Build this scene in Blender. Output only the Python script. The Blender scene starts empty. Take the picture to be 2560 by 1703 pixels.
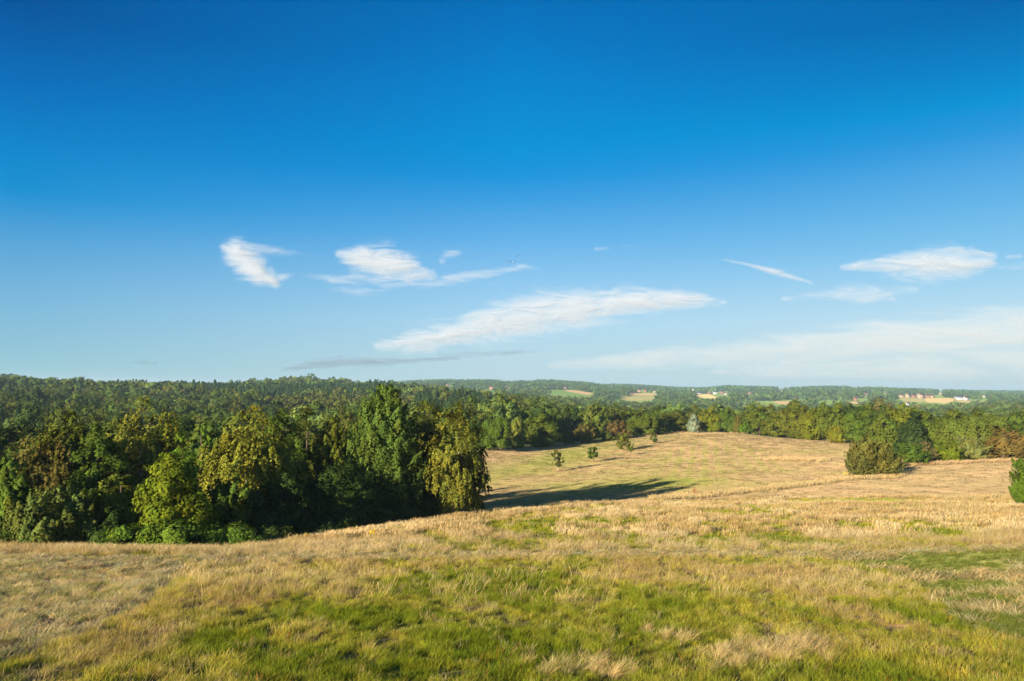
import bpy, math, random
import numpy as np
from mathutils import Vector, Matrix

SC = bpy.context.scene
COL = SC.collection
R = math.radians

# ------------------------------------------------------------------ camera
PX_F = 28.0 / 36.0 * 2560.0            # focal length in photo pixels
PITCH, ROLL = R(3.18), R(0.556)
F_ = np.array([0, math.cos(PITCH), math.sin(PITCH)])
U0 = np.array([0, -math.sin(PITCH), math.cos(PITCH)])
R0 = np.array([1.0, 0, 0])
R_ = R0 * math.cos(ROLL) + U0 * math.sin(ROLL)
U_ = U0 * math.cos(ROLL) - R0 * math.sin(ROLL)
cd = bpy.data.cameras.new('camera')
cd.sensor_width = 36.0; cd.lens = 28.0
cd.clip_start = 0.1; cd.clip_end = 60000.0
cam = bpy.data.objects.new('camera', cd); COL.objects.link(cam)
cam.matrix_world = Matrix(((R_[0], U_[0], -F_[0], 0), (R_[1], U_[1], -F_[1], 0), (R_[2], U_[2], -F_[2], 0), (0, 0, 0, 1)))
SC.camera = cam

# ------------------------------------------------------------------ sun, sky, exposure
SUN_EL = 13.2
TRAVEL = np.array([0.60, 0.80])                       # horizontal direction the light travels
sun_az = math.atan2(-TRAVEL[0], -TRAVEL[1])
sd = bpy.data.lights.new('sun', 'SUN')
sd.energy = 5.0; sd.angle = R(0.5); sd.color = (1.0, 0.84, 0.60)
sun = bpy.data.objects.new('sun', sd); COL.objects.link(sun)
ldir = Vector((TRAVEL[0] * math.cos(R(SUN_EL)), TRAVEL[1] * math.cos(R(SUN_EL)), -math.sin(R(SUN_EL))))
sun.rotation_euler = ldir.to_track_quat('-Z', 'Y').to_euler()

W = bpy.data.worlds.new('World'); SC.world = W; W.use_nodes = True
def N(nt, t, **kw):
    n = nt.nodes.new(t)
    for k, v in kw.items(): setattr(n, k, v)
    return n
def ramp(nt, stops, interp='LINEAR'):
    n = N(nt, 'ShaderNodeValToRGB'); cr = n.color_ramp; cr.interpolation = interp
    while len(cr.elements) > 1: cr.elements.remove(cr.elements[-1])
    cr.elements[0].position = stops[0][0]; cr.elements[0].color = tuple(stops[0][1]) + (1,)
    for p, c in stops[1:]:
        e = cr.elements.new(p); e.color = tuple(c) + (1,)
    return n
def math_n(nt, op, a, b=None, clamp=False):
    n = N(nt, 'ShaderNodeMath', operation=op, use_clamp=clamp)
    for i, v in enumerate((a, b)):
        if v is None: continue
        if isinstance(v, (int, float)): n.inputs[i].default_value = v
        else: nt.links.new(v, n.inputs[i])
    return n.outputs[0]
nt = W.node_tree; nt.nodes.clear()
sky = N(nt, 'ShaderNodeTexSky', sky_type='NISHITA')
sky.sun_disc = False; sky.sun_elevation = R(SUN_EL); sky.sun_rotation = sun_az % (2 * math.pi)
sky.altitude = 100; sky.air_density = 1.0; sky.dust_density = 0.6; sky.ozone_density = 2.0
tc = N(nt, 'ShaderNodeTexCoord'); sep = N(nt, 'ShaderNodeSeparateXYZ')
nt.links.new(tc.outputs['Generated'], sep.inputs[0])
EXPO = 1.12
def lin(c): return [((v / 255 + .055) / 1.055) ** 2.4 if v > 10 else v / 255 / 12.92 for v in c]
def zdir(X, Y):
    d = F_ + R_ * (X - 1280) / PX_F + U_ * (851.5 - Y) / PX_F; return d[2] / np.linalg.norm(d)
# colour of the sky by height above the horizon, towards the left, the middle and the right of the view
SKY = {40: [(0, (0, 84, 158)), (200, (0, 109, 189)), (400, (0, 138, 209)), (470, (14, 144, 211)), (520, (50, 152, 214)), (600, (85, 165, 217)), (700, (112, 178, 220)), (800, (132, 189, 219)), (900, (148, 198, 214)), (948, (156, 201, 210))],
       1280: [(0, (0, 110, 188)), (200, (0, 131, 211)), (380, (0, 147, 221)), (440, (22, 150, 222)), (500, (60, 160, 226)), (600, (102, 180, 235)), (700, (142, 200, 240)), (800, (172, 216, 241)), (900, (188, 219, 231)), (958, (190, 217, 225))],
       2520: [(0, (0, 104, 178)), (150, (0, 128, 201)), (250, (0, 147, 216)), (320, (38, 152, 221)), (400, (74, 166, 228)), (500, (100, 181, 233)), (600, (127, 196, 238)), (700, (164, 213, 241)), (800, (193, 225, 240)), (900, (198, 222, 228)), (970, (196, 216, 222))]}
zt = math_n(nt, 'MULTIPLY', sep.outputs[2], 2.0, True)
rps = []
for X_ in (40, 1280, 2520):
    st = sorted([(min(1, max(0, 2 * zdir(X_, y))), [v * .5 for v in lin(c)]) for y, c in SKY[X_]])
    r_ = ramp(nt, st); nt.links.new(zt, r_.inputs[0]); rps.append(r_.outputs[0])
az = math_n(nt, 'ARCTAN2', sep.outputs[0], sep.outputs[1])
def mixw(f, a, b, bt='MIX'):
    m_ = N(nt, 'ShaderNodeMix', data_type='RGBA', blend_type=bt); m_.clamp_result = False
    for i_, v_ in ((0, f), (6, a), (7, b)):
        if isinstance(v_, (int, float)): m_.inputs[i_].default_value = v_
        elif isinstance(v_, tuple): m_.inputs[i_].default_value = v_ + (1,)
        else: nt.links.new(v_, m_.inputs[i_])
    return m_.outputs[2]
fl = math_n(nt, 'DIVIDE', az, -math.atan(.62), True); fr = math_n(nt, 'DIVIDE', az, math.atan(.62), True)
front = mixw(fr, mixw(fl, rps[1], rps[0]), rps[2])
K_ = 2.0 / 2 ** EXPO / 0.10
front = mixw(1.0, front, (K_, K_, K_), 'MULTIPLY')
soft = mixw(1.0, sky.outputs[0], (.34, .45, .62), 'MULTIPLY')          # clear deep blue air away from the view as well
back = math_n(nt, 'ADD', math_n(nt, 'MULTIPLY', sep.outputs[1], -1.4), .45, True)
bg = N(nt, 'ShaderNodeBackground'); bg.inputs[1].default_value = 0.10
nt.links.new(mixw(back, front, soft), bg.inputs[0])
wo = N(nt, 'ShaderNodeOutputWorld'); nt.links.new(bg.outputs[0], wo.inputs[0])

SC.view_settings.view_transform = 'Standard'; SC.view_settings.look = 'None'
SC.view_settings.gamma = 1.0; SC.view_settings.exposure = EXPO
SC.cycles.use_denoising = True
SC.cycles.max_bounces = 6; SC.cycles.diffuse_bounces = 3; SC.cycles.transmission_bounces = 3
SC.cycles.transparent_max_bounces = 12; SC.cycles.volume_bounces = 0

# ------------------------------------------------------------------ projection helpers
def project(x, y, z):
    zc = x * F_[0] + y * F_[1] + z * F_[2]
    zc = np.where(zc < 0.5, 0.5, zc)
    X = 1280 + PX_F * (x * R_[0] + y * R_[1] + z * R_[2]) / zc
    Y = 851.5 - PX_F * (x * U_[0] + y * U_[1] + z * U_[2]) / zc
    return X, Y
def ray(X, Y):
    d = F_ + R_ * (X - 1280) / PX_F + U_ * (851.5 - Y) / PX_F
    return d / d[1]
def u_of(X): return ray(X, 1000.0)[0]

# ------------------------------------------------------------------ noise
def _h(ix, iy, s):
    v = np.sin(ix * 127.1 + iy * 311.7 + s * 74.7) * 43758.5453
    return v - np.floor(v)
def vn(x, y, s=0):
    ix, iy = np.floor(x), np.floor(y); fx, fy = x - ix, y - iy
    fx = fx * fx * (3 - 2 * fx); fy = fy * fy * (3 - 2 * fy)
    return (_h(ix, iy, s) * (1 - fx) + _h(ix + 1, iy, s) * fx) * (1 - fy) + (_h(ix, iy + 1, s) * (1 - fx) + _h(ix + 1, iy + 1, s) * fx) * fy
def fbm(x, y, s=0, o=4):
    r = 0; a = 1; t = 0
    for k in range(o):
        r = r + a * vn(x * 2 ** k + 13.7 * k, y * 2 ** k - 7.1 * k, s + k); t += a; a *= .55
    return r / t

# ------------------------------------------------------------------ the lie of the land: depth below the eye, by bearing and distance
DS = [0, 13, 20, 30, 40, 50, 65, 80, 95, 115, 140, 170, 200, 240, 300, 360, 450, 600, 800, 1100, 1500, 2000, 2600, 3300, 4200, 6000, 9000, 15000]
NEAR = [2.7, 4.9, 6.0, 7.4, 8.75]
TAB = {
 -500: NEAR + [10.5, 14, 16.5, 18, 20, 22, 23.5, 24, 25, 25, 24, 21, 14, 5, 12, 12, 30, 50, 60, 60, 60, 40, 20],
 0:    NEAR + [10.45, 14, 16.5, 18, 20, 22, 23.5, 24, 25, 25, 24, 22, 16.5, 9.5, 15, 3, 30, 50, 60, 60, 60, 40, 20],
 120:  NEAR + [10.45, 14, 16.5, 18, 20, 22, 23.5, 24, 25, 25, 24, 22.5, 18.5, 11.5, 17, 13, 35, 50, 60, 60, 60, 40, 20],
 250:  NEAR + [10.45, 14, 16.5, 18, 20, 22, 23.5, 24, 25, 25, 24, 23, 20, 13, 20, 30, 45, 60, 70, 70, 60, 30, 10],
 500:  NEAR + [10.45, 13.8, 16.2, 18, 20, 22, 23.5, 24, 25, 25.5, 25.5, 25, 23, 16, 17, 25, 45, 60, 70, 70, 60, 30, 10],
 620:  NEAR + [10.3, 13.2, 16.0, 18, 20, 22, 23.5, 24, 25, 25.5, 25.5, 25, 22, 17.5, 16, 11, 30, 50, 60, 60, 60, 40, 20],
 750:  NEAR + [10.1, 12.6, 15.5, 17.5, 19, 20.5, 22, 23.5, 24.5, 25, 25, 24, 20, 17.5, 12.0, 6.0, 30, 50, 60, 60, 60, 40, 20],
 950:  NEAR + [9.95, 11.9, 14.2, 16.3, 17.5, 18.5, 20, 21.5, 23, 24, 24, 23, 20, 17, 14, 12, 15, 13, 12, 20, 40, 40, 20],
 1150: NEAR + [9.85, 11.4, 13.1, 14.8, 16.7, 17.1, 17.3, 16.6, 19, 22, 23, 22, 19, 20, 24, 22, 17, 5, -6, 15, 40, 40, 20],
 1350: NEAR + [9.85, 11.2, 12.7, 14.2, 16.0, 17.0, 17.8, 17.8, 18.1, 22, 24, 25, 26, 27, 31, 27, 19, 4, -7, 10, 40, 40, 20],
 1550: NEAR + [9.85, 11.1, 12.6, 14.0, 15.6, 16.4, 17.2, 17.6, 17.7, 18.4, 24, 31, 34, 37, 41, 36, 25, 18, 8, 4, 30, 40, 20],
 1740: NEAR + [9.85, 11.1, 12.5, 13.9, 15.2, 15.9, 16.5, 16.9, 16.8, 16.8, 24.5, 32, 35, 37, 40, 36, 28, 24, 20, 20, 30, 40, 20],
 1830: NEAR + [9.85, 11.1, 12.4, 13.8, 15.0, 15.7, 16.4, 16.7, 16.7, 17.2, 24.5, 32, 35, 37, 40, 36, 28, 22, 9, 20, 30, 40, 20],
 1950: NEAR + [9.8, 11.0, 12.3, 13.6, 14.7, 15.5, 16.2, 16.4, 16.7, 18.5, 25, 32, 35, 37, 40, 36, 28, 21, 12, 20, 30, 40, 20],
 2130: NEAR + [9.7, 10.9, 12.1, 13.3, 14.2, 14.9, 15.6, 15.8, 16.6, 20, 25, 32, 35, 37, 40, 36, 27, 16, 6, 16, 30, 40, 20],
 2300: NEAR[:4] + [8.6, 9.5, 10.6, 11.8, 12.8, 13.9, 14.6, 15.5, 18, 20, 22, 26, 31, 35, 38, 39, 34, 25, 20, 14, 18, 30, 40, 20],
 2560: NEAR[:4] + [8.3, 9.2, 10.3, 11.5, 12.7, 13.7, 14.4, 15.2, 16.8, 20, 24, 26, 28, 30, 31, 32, 33, 27, 27, 25, 20, 30, 40, 20],
 3100: NEAR[:4] + [8.1, 8.9, 10.0, 11.2, 12.5, 13.7, 14.4, 15.2, 16.8, 20, 24, 26, 28, 30, 31, 32, 33, 27, 27, 25, 20, 30, 40, 20],
}
def pchip(xs, ys, q):
    xs = np.asarray(xs, float); ys = np.asarray(ys, float)          # ys (n, m)
    h = np.diff(xs)[:, None]; d = np.diff(ys, axis=0) / h
    m = np.zeros_like(ys)
    same = d[:-1] * d[1:] > 0
    w1 = 2 * h[1:] + h[:-1]; w2 = h[1:] + 2 * h[:-1]
    with np.errstate(divide='ignore', invalid='ignore'):
        mm = (w1 + w2) / (w1 / d[:-1] + w2 / d[1:])
    m[1:-1] = np.where(same, mm, 0.0); m[0] = d[0]; m[-1] = d[-1]
    q = np.clip(q, xs[0], xs[-1]); i = np.clip(np.searchsorted(xs, q) - 1, 0, len(xs) - 2)
    t = ((q - xs[i]) / h[i, 0])[:, None]; hh = h[i]
    return (ys[i] * (2 * t**3 - 3 * t**2 + 1) + m[i] * hh * (t**3 - 2 * t**2 + t) + ys[i + 1] * (-2 * t**3 + 3 * t**2) + m[i + 1] * hh * (t**3 - t**2))
def sD(D): return np.log(np.maximum(D, 0) + 25.0)
cols = sorted(TAB)
T = -np.array([TAB[c] for c in cols], float).T                        # (distance, column)
S_GRID = np.linspace(sD(0), sD(15000), 900); U_GRID = np.linspace(u_of(-500), u_of(3100), 500)
t1 = pchip(sD(np.array(DS, float)), T, S_GRID)
t2 = pchip([u_of(c) for c in cols], t1.T, U_GRID).T                   # (s, u)
def hz(x, y):
    x = np.asarray(x, float); y = np.asarray(y, float)
    u = x / np.maximum(y, 14.0); s = sD(y)
    a = np.clip((s - S_GRID[0]) / (S_GRID[1] - S_GRID[0]), 0, 898.999); b = np.clip((u - U_GRID[0]) / (U_GRID[1] - U_GRID[0]), 0, 498.999)
    i = a.astype(int); j = b.astype(int); fa = a - i; fb = b - j
    z = (t2[i, j] * (1 - fa) + t2[i + 1, j] * fa) * (1 - fb) + (t2[i, j + 1] * (1 - fa) + t2[i + 1, j + 1] * fa) * fb
    z = z + np.where(y < 0, np.maximum(y, -12) * -0.06, 0)
    z = z + (fbm(x / 9., y / 9., 3, 3) - .5) * 0.35 * np.clip(y / 20., 0.3, 1) + (fbm(x / 160., y / 160., 9, 3) - .5) * np.clip((y - 600) / 500., 0, 1) * 8.0
    return z
def hz1(x, y): return float(hz(np.array([x]), np.array([y]))[0])
_DM = np.exp(np.linspace(math.log(11), math.log(6000), 2500))
def hit(X, Y, dmin=11.0):
    d = ray(X, Y); Ds = _DM[_DM >= dmin]
    zz = hz(d[0] * Ds, Ds); k = np.where(d[2] * Ds <= zz)[0]
    D = Ds[k[0]] if len(k) else 6000.0
    return np.array([d[0] * D, D, hz1(d[0] * D, D)])

def poly_y(pts, X): return np.interp(X, [p[0] for p in pts], [p[1] for p in pts])
def in_poly(X, Y, poly):
    r = np.zeros(np.shape(X), bool); n = len(poly)
    for i in range(n):
        x1, y1 = poly[i]; x2, y2 = poly[(i + 1) % n]
        if y1 == y2: continue
        c = ((y1 > Y) != (y2 > Y)) & (X < (x2 - x1) * (Y - y1) / (y2 - y1) + x1)
        r ^= c
    return r
def blob(X, Y, cx, cy, rx, ry, ang=0.0):
    c, s = math.cos(R(ang)), math.sin(R(ang)); dx, dy = X - cx, Y - cy
    return np.exp(-(((dx * c + dy * s) / rx) ** 2 + ((-dx * s + dy * c) / ry) ** 2))
def sst(a, b, x):
    t = np.clip((x - a) / (b - a), 0, 1); return t * t * (3 - 2 * t)

# ------------------------------------------------------------------ land cover, by bearing and depth of the ground point
EDGE = [(-600, 1368), (0, 1368), (300, 1372), (600, 1366), (750, 1350), (900, 1328), (1050, 1305), (1200, 1283), (1400, 1262), (1600, 1256), (1700, 1250), (1900, 1243), (2100, 1245), (2400, 1247), (2560, 1240), (3200, 1235)]
TRACK = [(-600, 1398), (0, 1398), (400, 1400), (1000, 1392), (1400, 1386), (1800, 1385), (2100, 1388), (2300, 1380), (2560, 1368), (3200, 1350)]
MOWN_L = [(-900, 1385), (430, 1392), (470, 1412), (440, 1455), (330, 1530), (200, 1595), (0, 1655), (-900, 1900)]
MOWN_R = [(2030, 1392), (2300, 1378), (2560, 1366), (3600, 1330), (3600, 1900), (2560, 1610), (2400, 1560), (2330, 1490), (2230, 1430)]
STRIP = [(1740, 1243), (1900, 1228), (2040, 1210), (2130, 1196), (2200, 1192), (2262, 1176)]
CREST = [(1100, 195), (1210, 200), (1350, 240), (1500, 262), (1650, 295), (1740, 305), (1850, 295), (1950, 275), (2050, 258), (2130, 240), (2200, 215), (2262, 185), (2400, 180), (2560, 178), (3200, 178)]
CLUMP_F = [(-600, 52), (600, 54), (750, 60), (900, 67), (1050, 76), (1180, 86)]      # where the wood edge starts
# far fields: photo-bearing outlines, colour
GREEN, LGREEN, TAN, GOLD, OLIVE = (.095, .165, .038), (.14, .185, .06), (.30, .215, .12), (.36, .26, .13), (.21, .20, .09)
FIELDS = [
 ([(1335, 976), (1420, 975), (1500, 984), (1478, 990), (1440, 990), (1380, 986)], GREEN),
 ([(1405, 974), (1440, 976), (1488, 984), (1470, 988), (1420, 979)], TAN),
 ([(1120, 971), (1160, 972), (1190, 977), (1180, 980), (1125, 976)], LGREEN),
 ([(1160, 973), (1200, 974), (1255, 981), (1270, 986), (1225, 985)], GREEN),
 ([(1275, 966), (1325, 969), (1330, 974), (1290, 971)], LGREEN),
 ([(1530, 990), (1640, 992), (1640, 999), (1590, 1003), (1560, 1000)], OLIVE),
 ([(1565, 982), (1645, 984), (1640, 990), (1570, 988)], TAN),
 ([(1650, 983), (1705, 984), (1700, 987), (1650, 987)], TAN),
 ([(1693, 980), (1716, 980), (1714, 983), (1695, 983)], TAN),
 ([(1733, 988), (1770, 985), (1792, 994), (1788, 997), (1745, 993)], (.50, .33, .16)),
 ([(1930, 1004), (1975, 1003), (1975, 1012), (1945, 1010)], TAN),
 ([(2030, 1000), (2110, 1000), (2110, 1005), (2030, 1006)], GREEN),
 ([(2115, 1004), (2160, 1006), (2155, 1010), (2118, 1009)], TAN),
 ([(2225, 991), (2320, 995), (2305, 1006), (2262, 1004)], OLIVE),
 ([(2312, 996), (2380, 995), (2400, 1003), (2365, 1008), (2312, 1006)], GOLD),
 ([(2425, 1004), (2475, 1005), (2475, 1010), (2425, 1010)], LGREEN),
 ([(2350, 1008), (2382, 1008), (2380, 1012), (2350, 1011)], LGREEN),
 ([(1960, 971), (1985, 971), (1983, 974), (1962, 974)], TAN),
 ([(2520, 990), (2560, 988), (2560, 993), (2530, 993)], TAN),
 ([(2395, 1001), (2430, 1003), (2425, 1007), (2400, 1005)], TAN),
]

# ------------------------------------------------------------------ mesh helpers
def mesh_np(name, V, Q, mats=(), col=None, smooth=False, mat_idx=None, attrs=None):
    me = bpy.data.meshes.new(name); V = np.ascontiguousarray(V, np.float32); Q = np.ascontiguousarray(Q, np.int32)
    k = Q.shape[1]; n = len(Q)
    me.vertices.add(len(V)); me.vertices.foreach_set('co', V.ravel())
    me.loops.add(n * k); me.loops.foreach_set('vertex_index', Q.ravel())
    me.polygons.add(n); me.polygons.foreach_set('loop_start', np.arange(0, n * k, k, dtype=np.int32))
    if mat_idx is not None: me.polygons.foreach_set('material_index', np.ascontiguousarray(mat_idx, np.int32))
    if smooth: me.polygons.foreach_set('use_smooth', np.ones(n, bool))
    if col is not None:
        a = me.color_attributes.new('col', 'FLOAT_COLOR', 'POINT')
        c = np.ones((len(V), 4), np.float32); c[:, :3] = col; a.data.foreach_set('color', c.ravel())
    for nm, (ty, arr) in (attrs or {}).items():
        a = me.attributes.new(nm, ty, 'POINT')
        key = {'FLOAT': 'value', 'INT': 'value', 'FLOAT_VECTOR': 'vector', 'FLOAT_COLOR': 'color'}[ty]
        a.data.foreach_set(key, np.ascontiguousarray(arr, np.int32 if ty == 'INT' else np.float32).ravel())
    for m in mats: me.materials.append(m)
    me.update(calc_edges=True)
    return me
def link(name, me, parent=None, loc=None, rotz=None):
    o = bpy.data.objects.new(name, me); COL.objects.link(o)
    if parent is not None: o.parent = parent
    if loc is not None: o.location = loc
    if rotz is not None: o.rotation_euler = (0, 0, rotz)
    return o
def tag(o, label=None, cat=None, group=None, kind=None):
    if label: o['label'] = label
    if cat: o['category'] = cat
    if group: o['group'] = group
    if kind: o['kind'] = kind
    return o
def merge(parts):
    """parts: list of (V, Q, col, matindex) all with same polygon size"""
    V = []; Q = []; C = []; M = []; k = 0
    for v, q, c, m in parts:
        V.append(v); Q.append(q + k); k += len(v)
        C.append(np.broadcast_to(np.asarray(c, float), (len(v), 3))); M.append(np.full(len(q), m))
    return np.concatenate(V), np.concatenate(Q), np.concatenate(C), np.concatenate(M)

# ------------------------------------------------------------------ materials
def new_mat(name):
    m = bpy.data.materials.new(name); m.use_nodes = True; m.node_tree.nodes.clear(); return m
def mixc(nt, a, b, fac=1.0, bt='MULTIPLY'):
    n = N(nt, 'ShaderNodeMix', data_type='RGBA', blend_type=bt)
    for i, v in ((0, fac), (6, a), (7, b)):
        if isinstance(v, (int, float)): n.inputs[i].default_value = v
        elif isinstance(v, tuple): n.inputs[i].default_value = v + (1,)
        else: nt.links.new(v, n.inputs[i])
    return n.outputs[2]
def leafy(name, instanced, transl=0.35, gloss=0.0):
    m = new_mat(name); nt = m.node_tree
    a = N(nt, 'ShaderNodeAttribute'); a.attribute_type = 'GEOMETRY'; a.attribute_name = 'col'
    if instanced:
        t = N(nt, 'ShaderNodeAttribute'); t.attribute_type = 'INSTANCER'; t.attribute_name = 'tint'; tint = t.outputs['Color']
    else:
        t = N(nt, 'ShaderNodeObjectInfo'); tint = t.outputs['Color']
    c = mixc(nt, a.outputs['Color'], tint)
    d = N(nt, 'ShaderNodeBsdfDiffuse'); tr = N(nt, 'ShaderNodeBsdfTranslucent'); mx = N(nt, 'ShaderNodeMixShader')
    mx.inputs[0].default_value = transl
    nt.links.new(c, d.inputs[0]); c2 = mixc(nt, c, (1.15, 1.1, .55)); nt.links.new(c2, tr.inputs[0])
    nt.links.new(d.outputs[0], mx.inputs[1]); nt.links.new(tr.outputs[0], mx.inputs[2])
    o = N(nt, 'ShaderNodeOutputMaterial'); nt.links.new(mx.outputs[0], o.inputs[0])
    return m
M_LEAF = leafy('leaves', False, .14); M_LEAF_I = leafy('leaves_wood', True, .12); M_GRASS = leafy('grass_blades', True, .35)
def bark(name, c1, c2, scale, zs):
    m = new_mat(name); nt = m.node_tree
    tc = N(nt, 'ShaderNodeTexCoord'); mp = N(nt, 'ShaderNodeMapping'); mp.inputs[3].default_value = (1, 1, zs)
    nz = N(nt, 'ShaderNodeTexNoise'); nz.inputs['Scale'].default_value = scale; nz.inputs['Detail'].default_value = 4
    nt.links.new(tc.outputs['Object'], mp.inputs[0]); nt.links.new(mp.outputs[0], nz.inputs['Vector'])
    r = ramp(nt, [(.38, c2), (.55, c1)]); nt.links.new(nz.outputs[0], r.inputs[0])
    b = N(nt, 'ShaderNodeBsdfDiffuse'); nt.links.new(r.outputs[0], b.inputs[0])
    o = N(nt, 'ShaderNodeOutputMaterial'); nt.links.new(b.outputs[0], o.inputs[0]); return m
M_BARK = bark('bark', (.13, .10, .07), (.05, .04, .03), 6, .3)
M_BIRCH = bark('birch_bark', (.62, .56, .46), (.10, .08, .06), 5, 2.5)
def plain(name, c, rough=.8, noise=.15, sc=3.0):
    m = new_mat(name); nt = m.node_tree
    tc = N(nt, 'ShaderNodeTexCoord'); nz = N(nt, 'ShaderNodeTexNoise'); nz.inputs['Scale'].default_value = sc
    nt.links.new(tc.outputs['Object'], nz.inputs['Vector'])
    r = ramp(nt, [(.3, tuple(x * (1 - noise) for x in c)), (.7, tuple(min(1, x * (1 + noise)) for x in c))]); nt.links.new(nz.outputs[0], r.inputs[0])
    b = N(nt, 'ShaderNodeBsdfPrincipled'); b.inputs['Roughness'].default_value = rough
    nt.links.new(r.outputs[0], b.inputs['Base Color'])
    o = N(nt, 'ShaderNodeOutputMaterial'); nt.links.new(b.outputs[0], o.inputs[0]); return m

# ground
M_GROUND = new_mat('ground'); nt = M_GROUND.node_tree
at = N(nt, 'ShaderNodeAttribute'); at.attribute_name = 'col'
geo = N(nt, 'ShaderNodeNewGeometry')
mp = N(nt, 'ShaderNodeMapping'); mp.inputs[3].default_value = (0.65, 1.9, 1.0); nt.links.new(geo.outputs['Position'], mp.inputs[0])
n1 = N(nt, 'ShaderNodeTexNoise'); n1.inputs['Scale'].default_value = 1.1; n1.inputs['Detail'].default_value = 7; n1.inputs['Roughness'].default_value = .72
nt.links.new(mp.outputs[0], n1.inputs['Vector'])
n2 = N(nt, 'ShaderNodeTexNoise'); n2.inputs['Scale'].default_value = .12; n2.inputs['Detail'].default_value = 4
nt.links.new(geo.outputs['Position'], n2.inputs['Vector'])
r1 = ramp(nt, [(.30, (.50, .50, .46)), (.5, (1, 1, 1)), (.70, (1.5, 1.42, 1.36))]); nt.links.new(n1.outputs[0], r1.inputs[0])
r2 = ramp(nt, [(.3, (.86, .92, .84)), (.7, (1.14, 1.08, 1.1))]); nt.links.new(n2.outputs[0], r2.inputs[0])
c = mixc(nt, mixc(nt, at.outputs['Color'], r1.outputs[0]), r2.outputs[0])
bmp = N(nt, 'ShaderNodeBump'); bmp.inputs['Strength'].default_value = .9; bmp.inputs['Distance'].default_value = .12
nt.links.new(n1.outputs[0], bmp.inputs['Height'])
b = N(nt, 'ShaderNodeBsdfDiffuse'); b.inputs['Roughness'].default_value = 1.0
nt.links.new(c, b.inputs[0]); nt.links.new(bmp.outputs[0], b.inputs['Normal'])
o = N(nt, 'ShaderNodeOutputMaterial'); nt.links.new(b.outputs[0], o.inputs[0])

# ------------------------------------------------------------------ ground sheet
def classify(x, y, z):
    X, Y = project(x, y, z)
    return X, Y
DRY = np.array((.36, .24, .12)); DRYP = np.array((.44, .32, .17)); GRN = np.array((.13, .17, .035)); SOIL = np.array((.17, .13, .06))
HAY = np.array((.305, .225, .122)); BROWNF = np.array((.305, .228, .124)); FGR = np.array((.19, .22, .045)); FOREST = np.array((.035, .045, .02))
def dryness(X, Y, x, y):
    """0 green .. 1 dry, for the rough meadow"""
    base = np.interp(Y, [1240, 1300, 1390, 1430, 1480, 1540, 1703, 2200], [.66, .69, .71, .65, .49, .39, .36, .4])
    d = base + (fbm((x + y * .25) / 1.7, y / 3.6, 21, 4) - .5) * 1.7 + (fbm(x / 14., y / 14., 31, 3) - .5) * .7
    for b in ((620, 1440, 190, 60, -12, .35), (330, 1600, 260, 45, -22, .38), (780, 1590, 90, 45, -20, .3), (1620, 1430, 190, 45, 0, .35), (2060, 1440, 120, 45, -5, .42),
              (1330, 1520, 80, 30, 0, .15), (1900, 1650, 150, 45, -20, .3), (1500, 1690, 200, 40, -5, .2), (2000, 1540, 300, 60, 0, .15),
              (900, 1600, 300, 90, 0, -.25), (1250, 1470, 220, 60, 0, -.3), (1700, 1560, 260, 50, 0, -.2), (200, 1530, 120, 40, 0, .1),
              (2000, 1330, 300, 22, -4, -.25), (1480, 1305, 200, 10, 0, -.4), (1250, 1370, 160, 8, 0, -.4), (1750, 1350, 150, 12, -3, -.35), (2330, 1340, 110, 22, 0, -.5), (1850, 1290, 120, 10, 0, -.3), (2150, 1360, 130, 10, 0, -.3), (2500, 1330, 120, 60, 0, .2)):
        d = d + b[5] * blob(X, Y, *b[:5])
    return np.clip(d, 0, 1)
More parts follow.
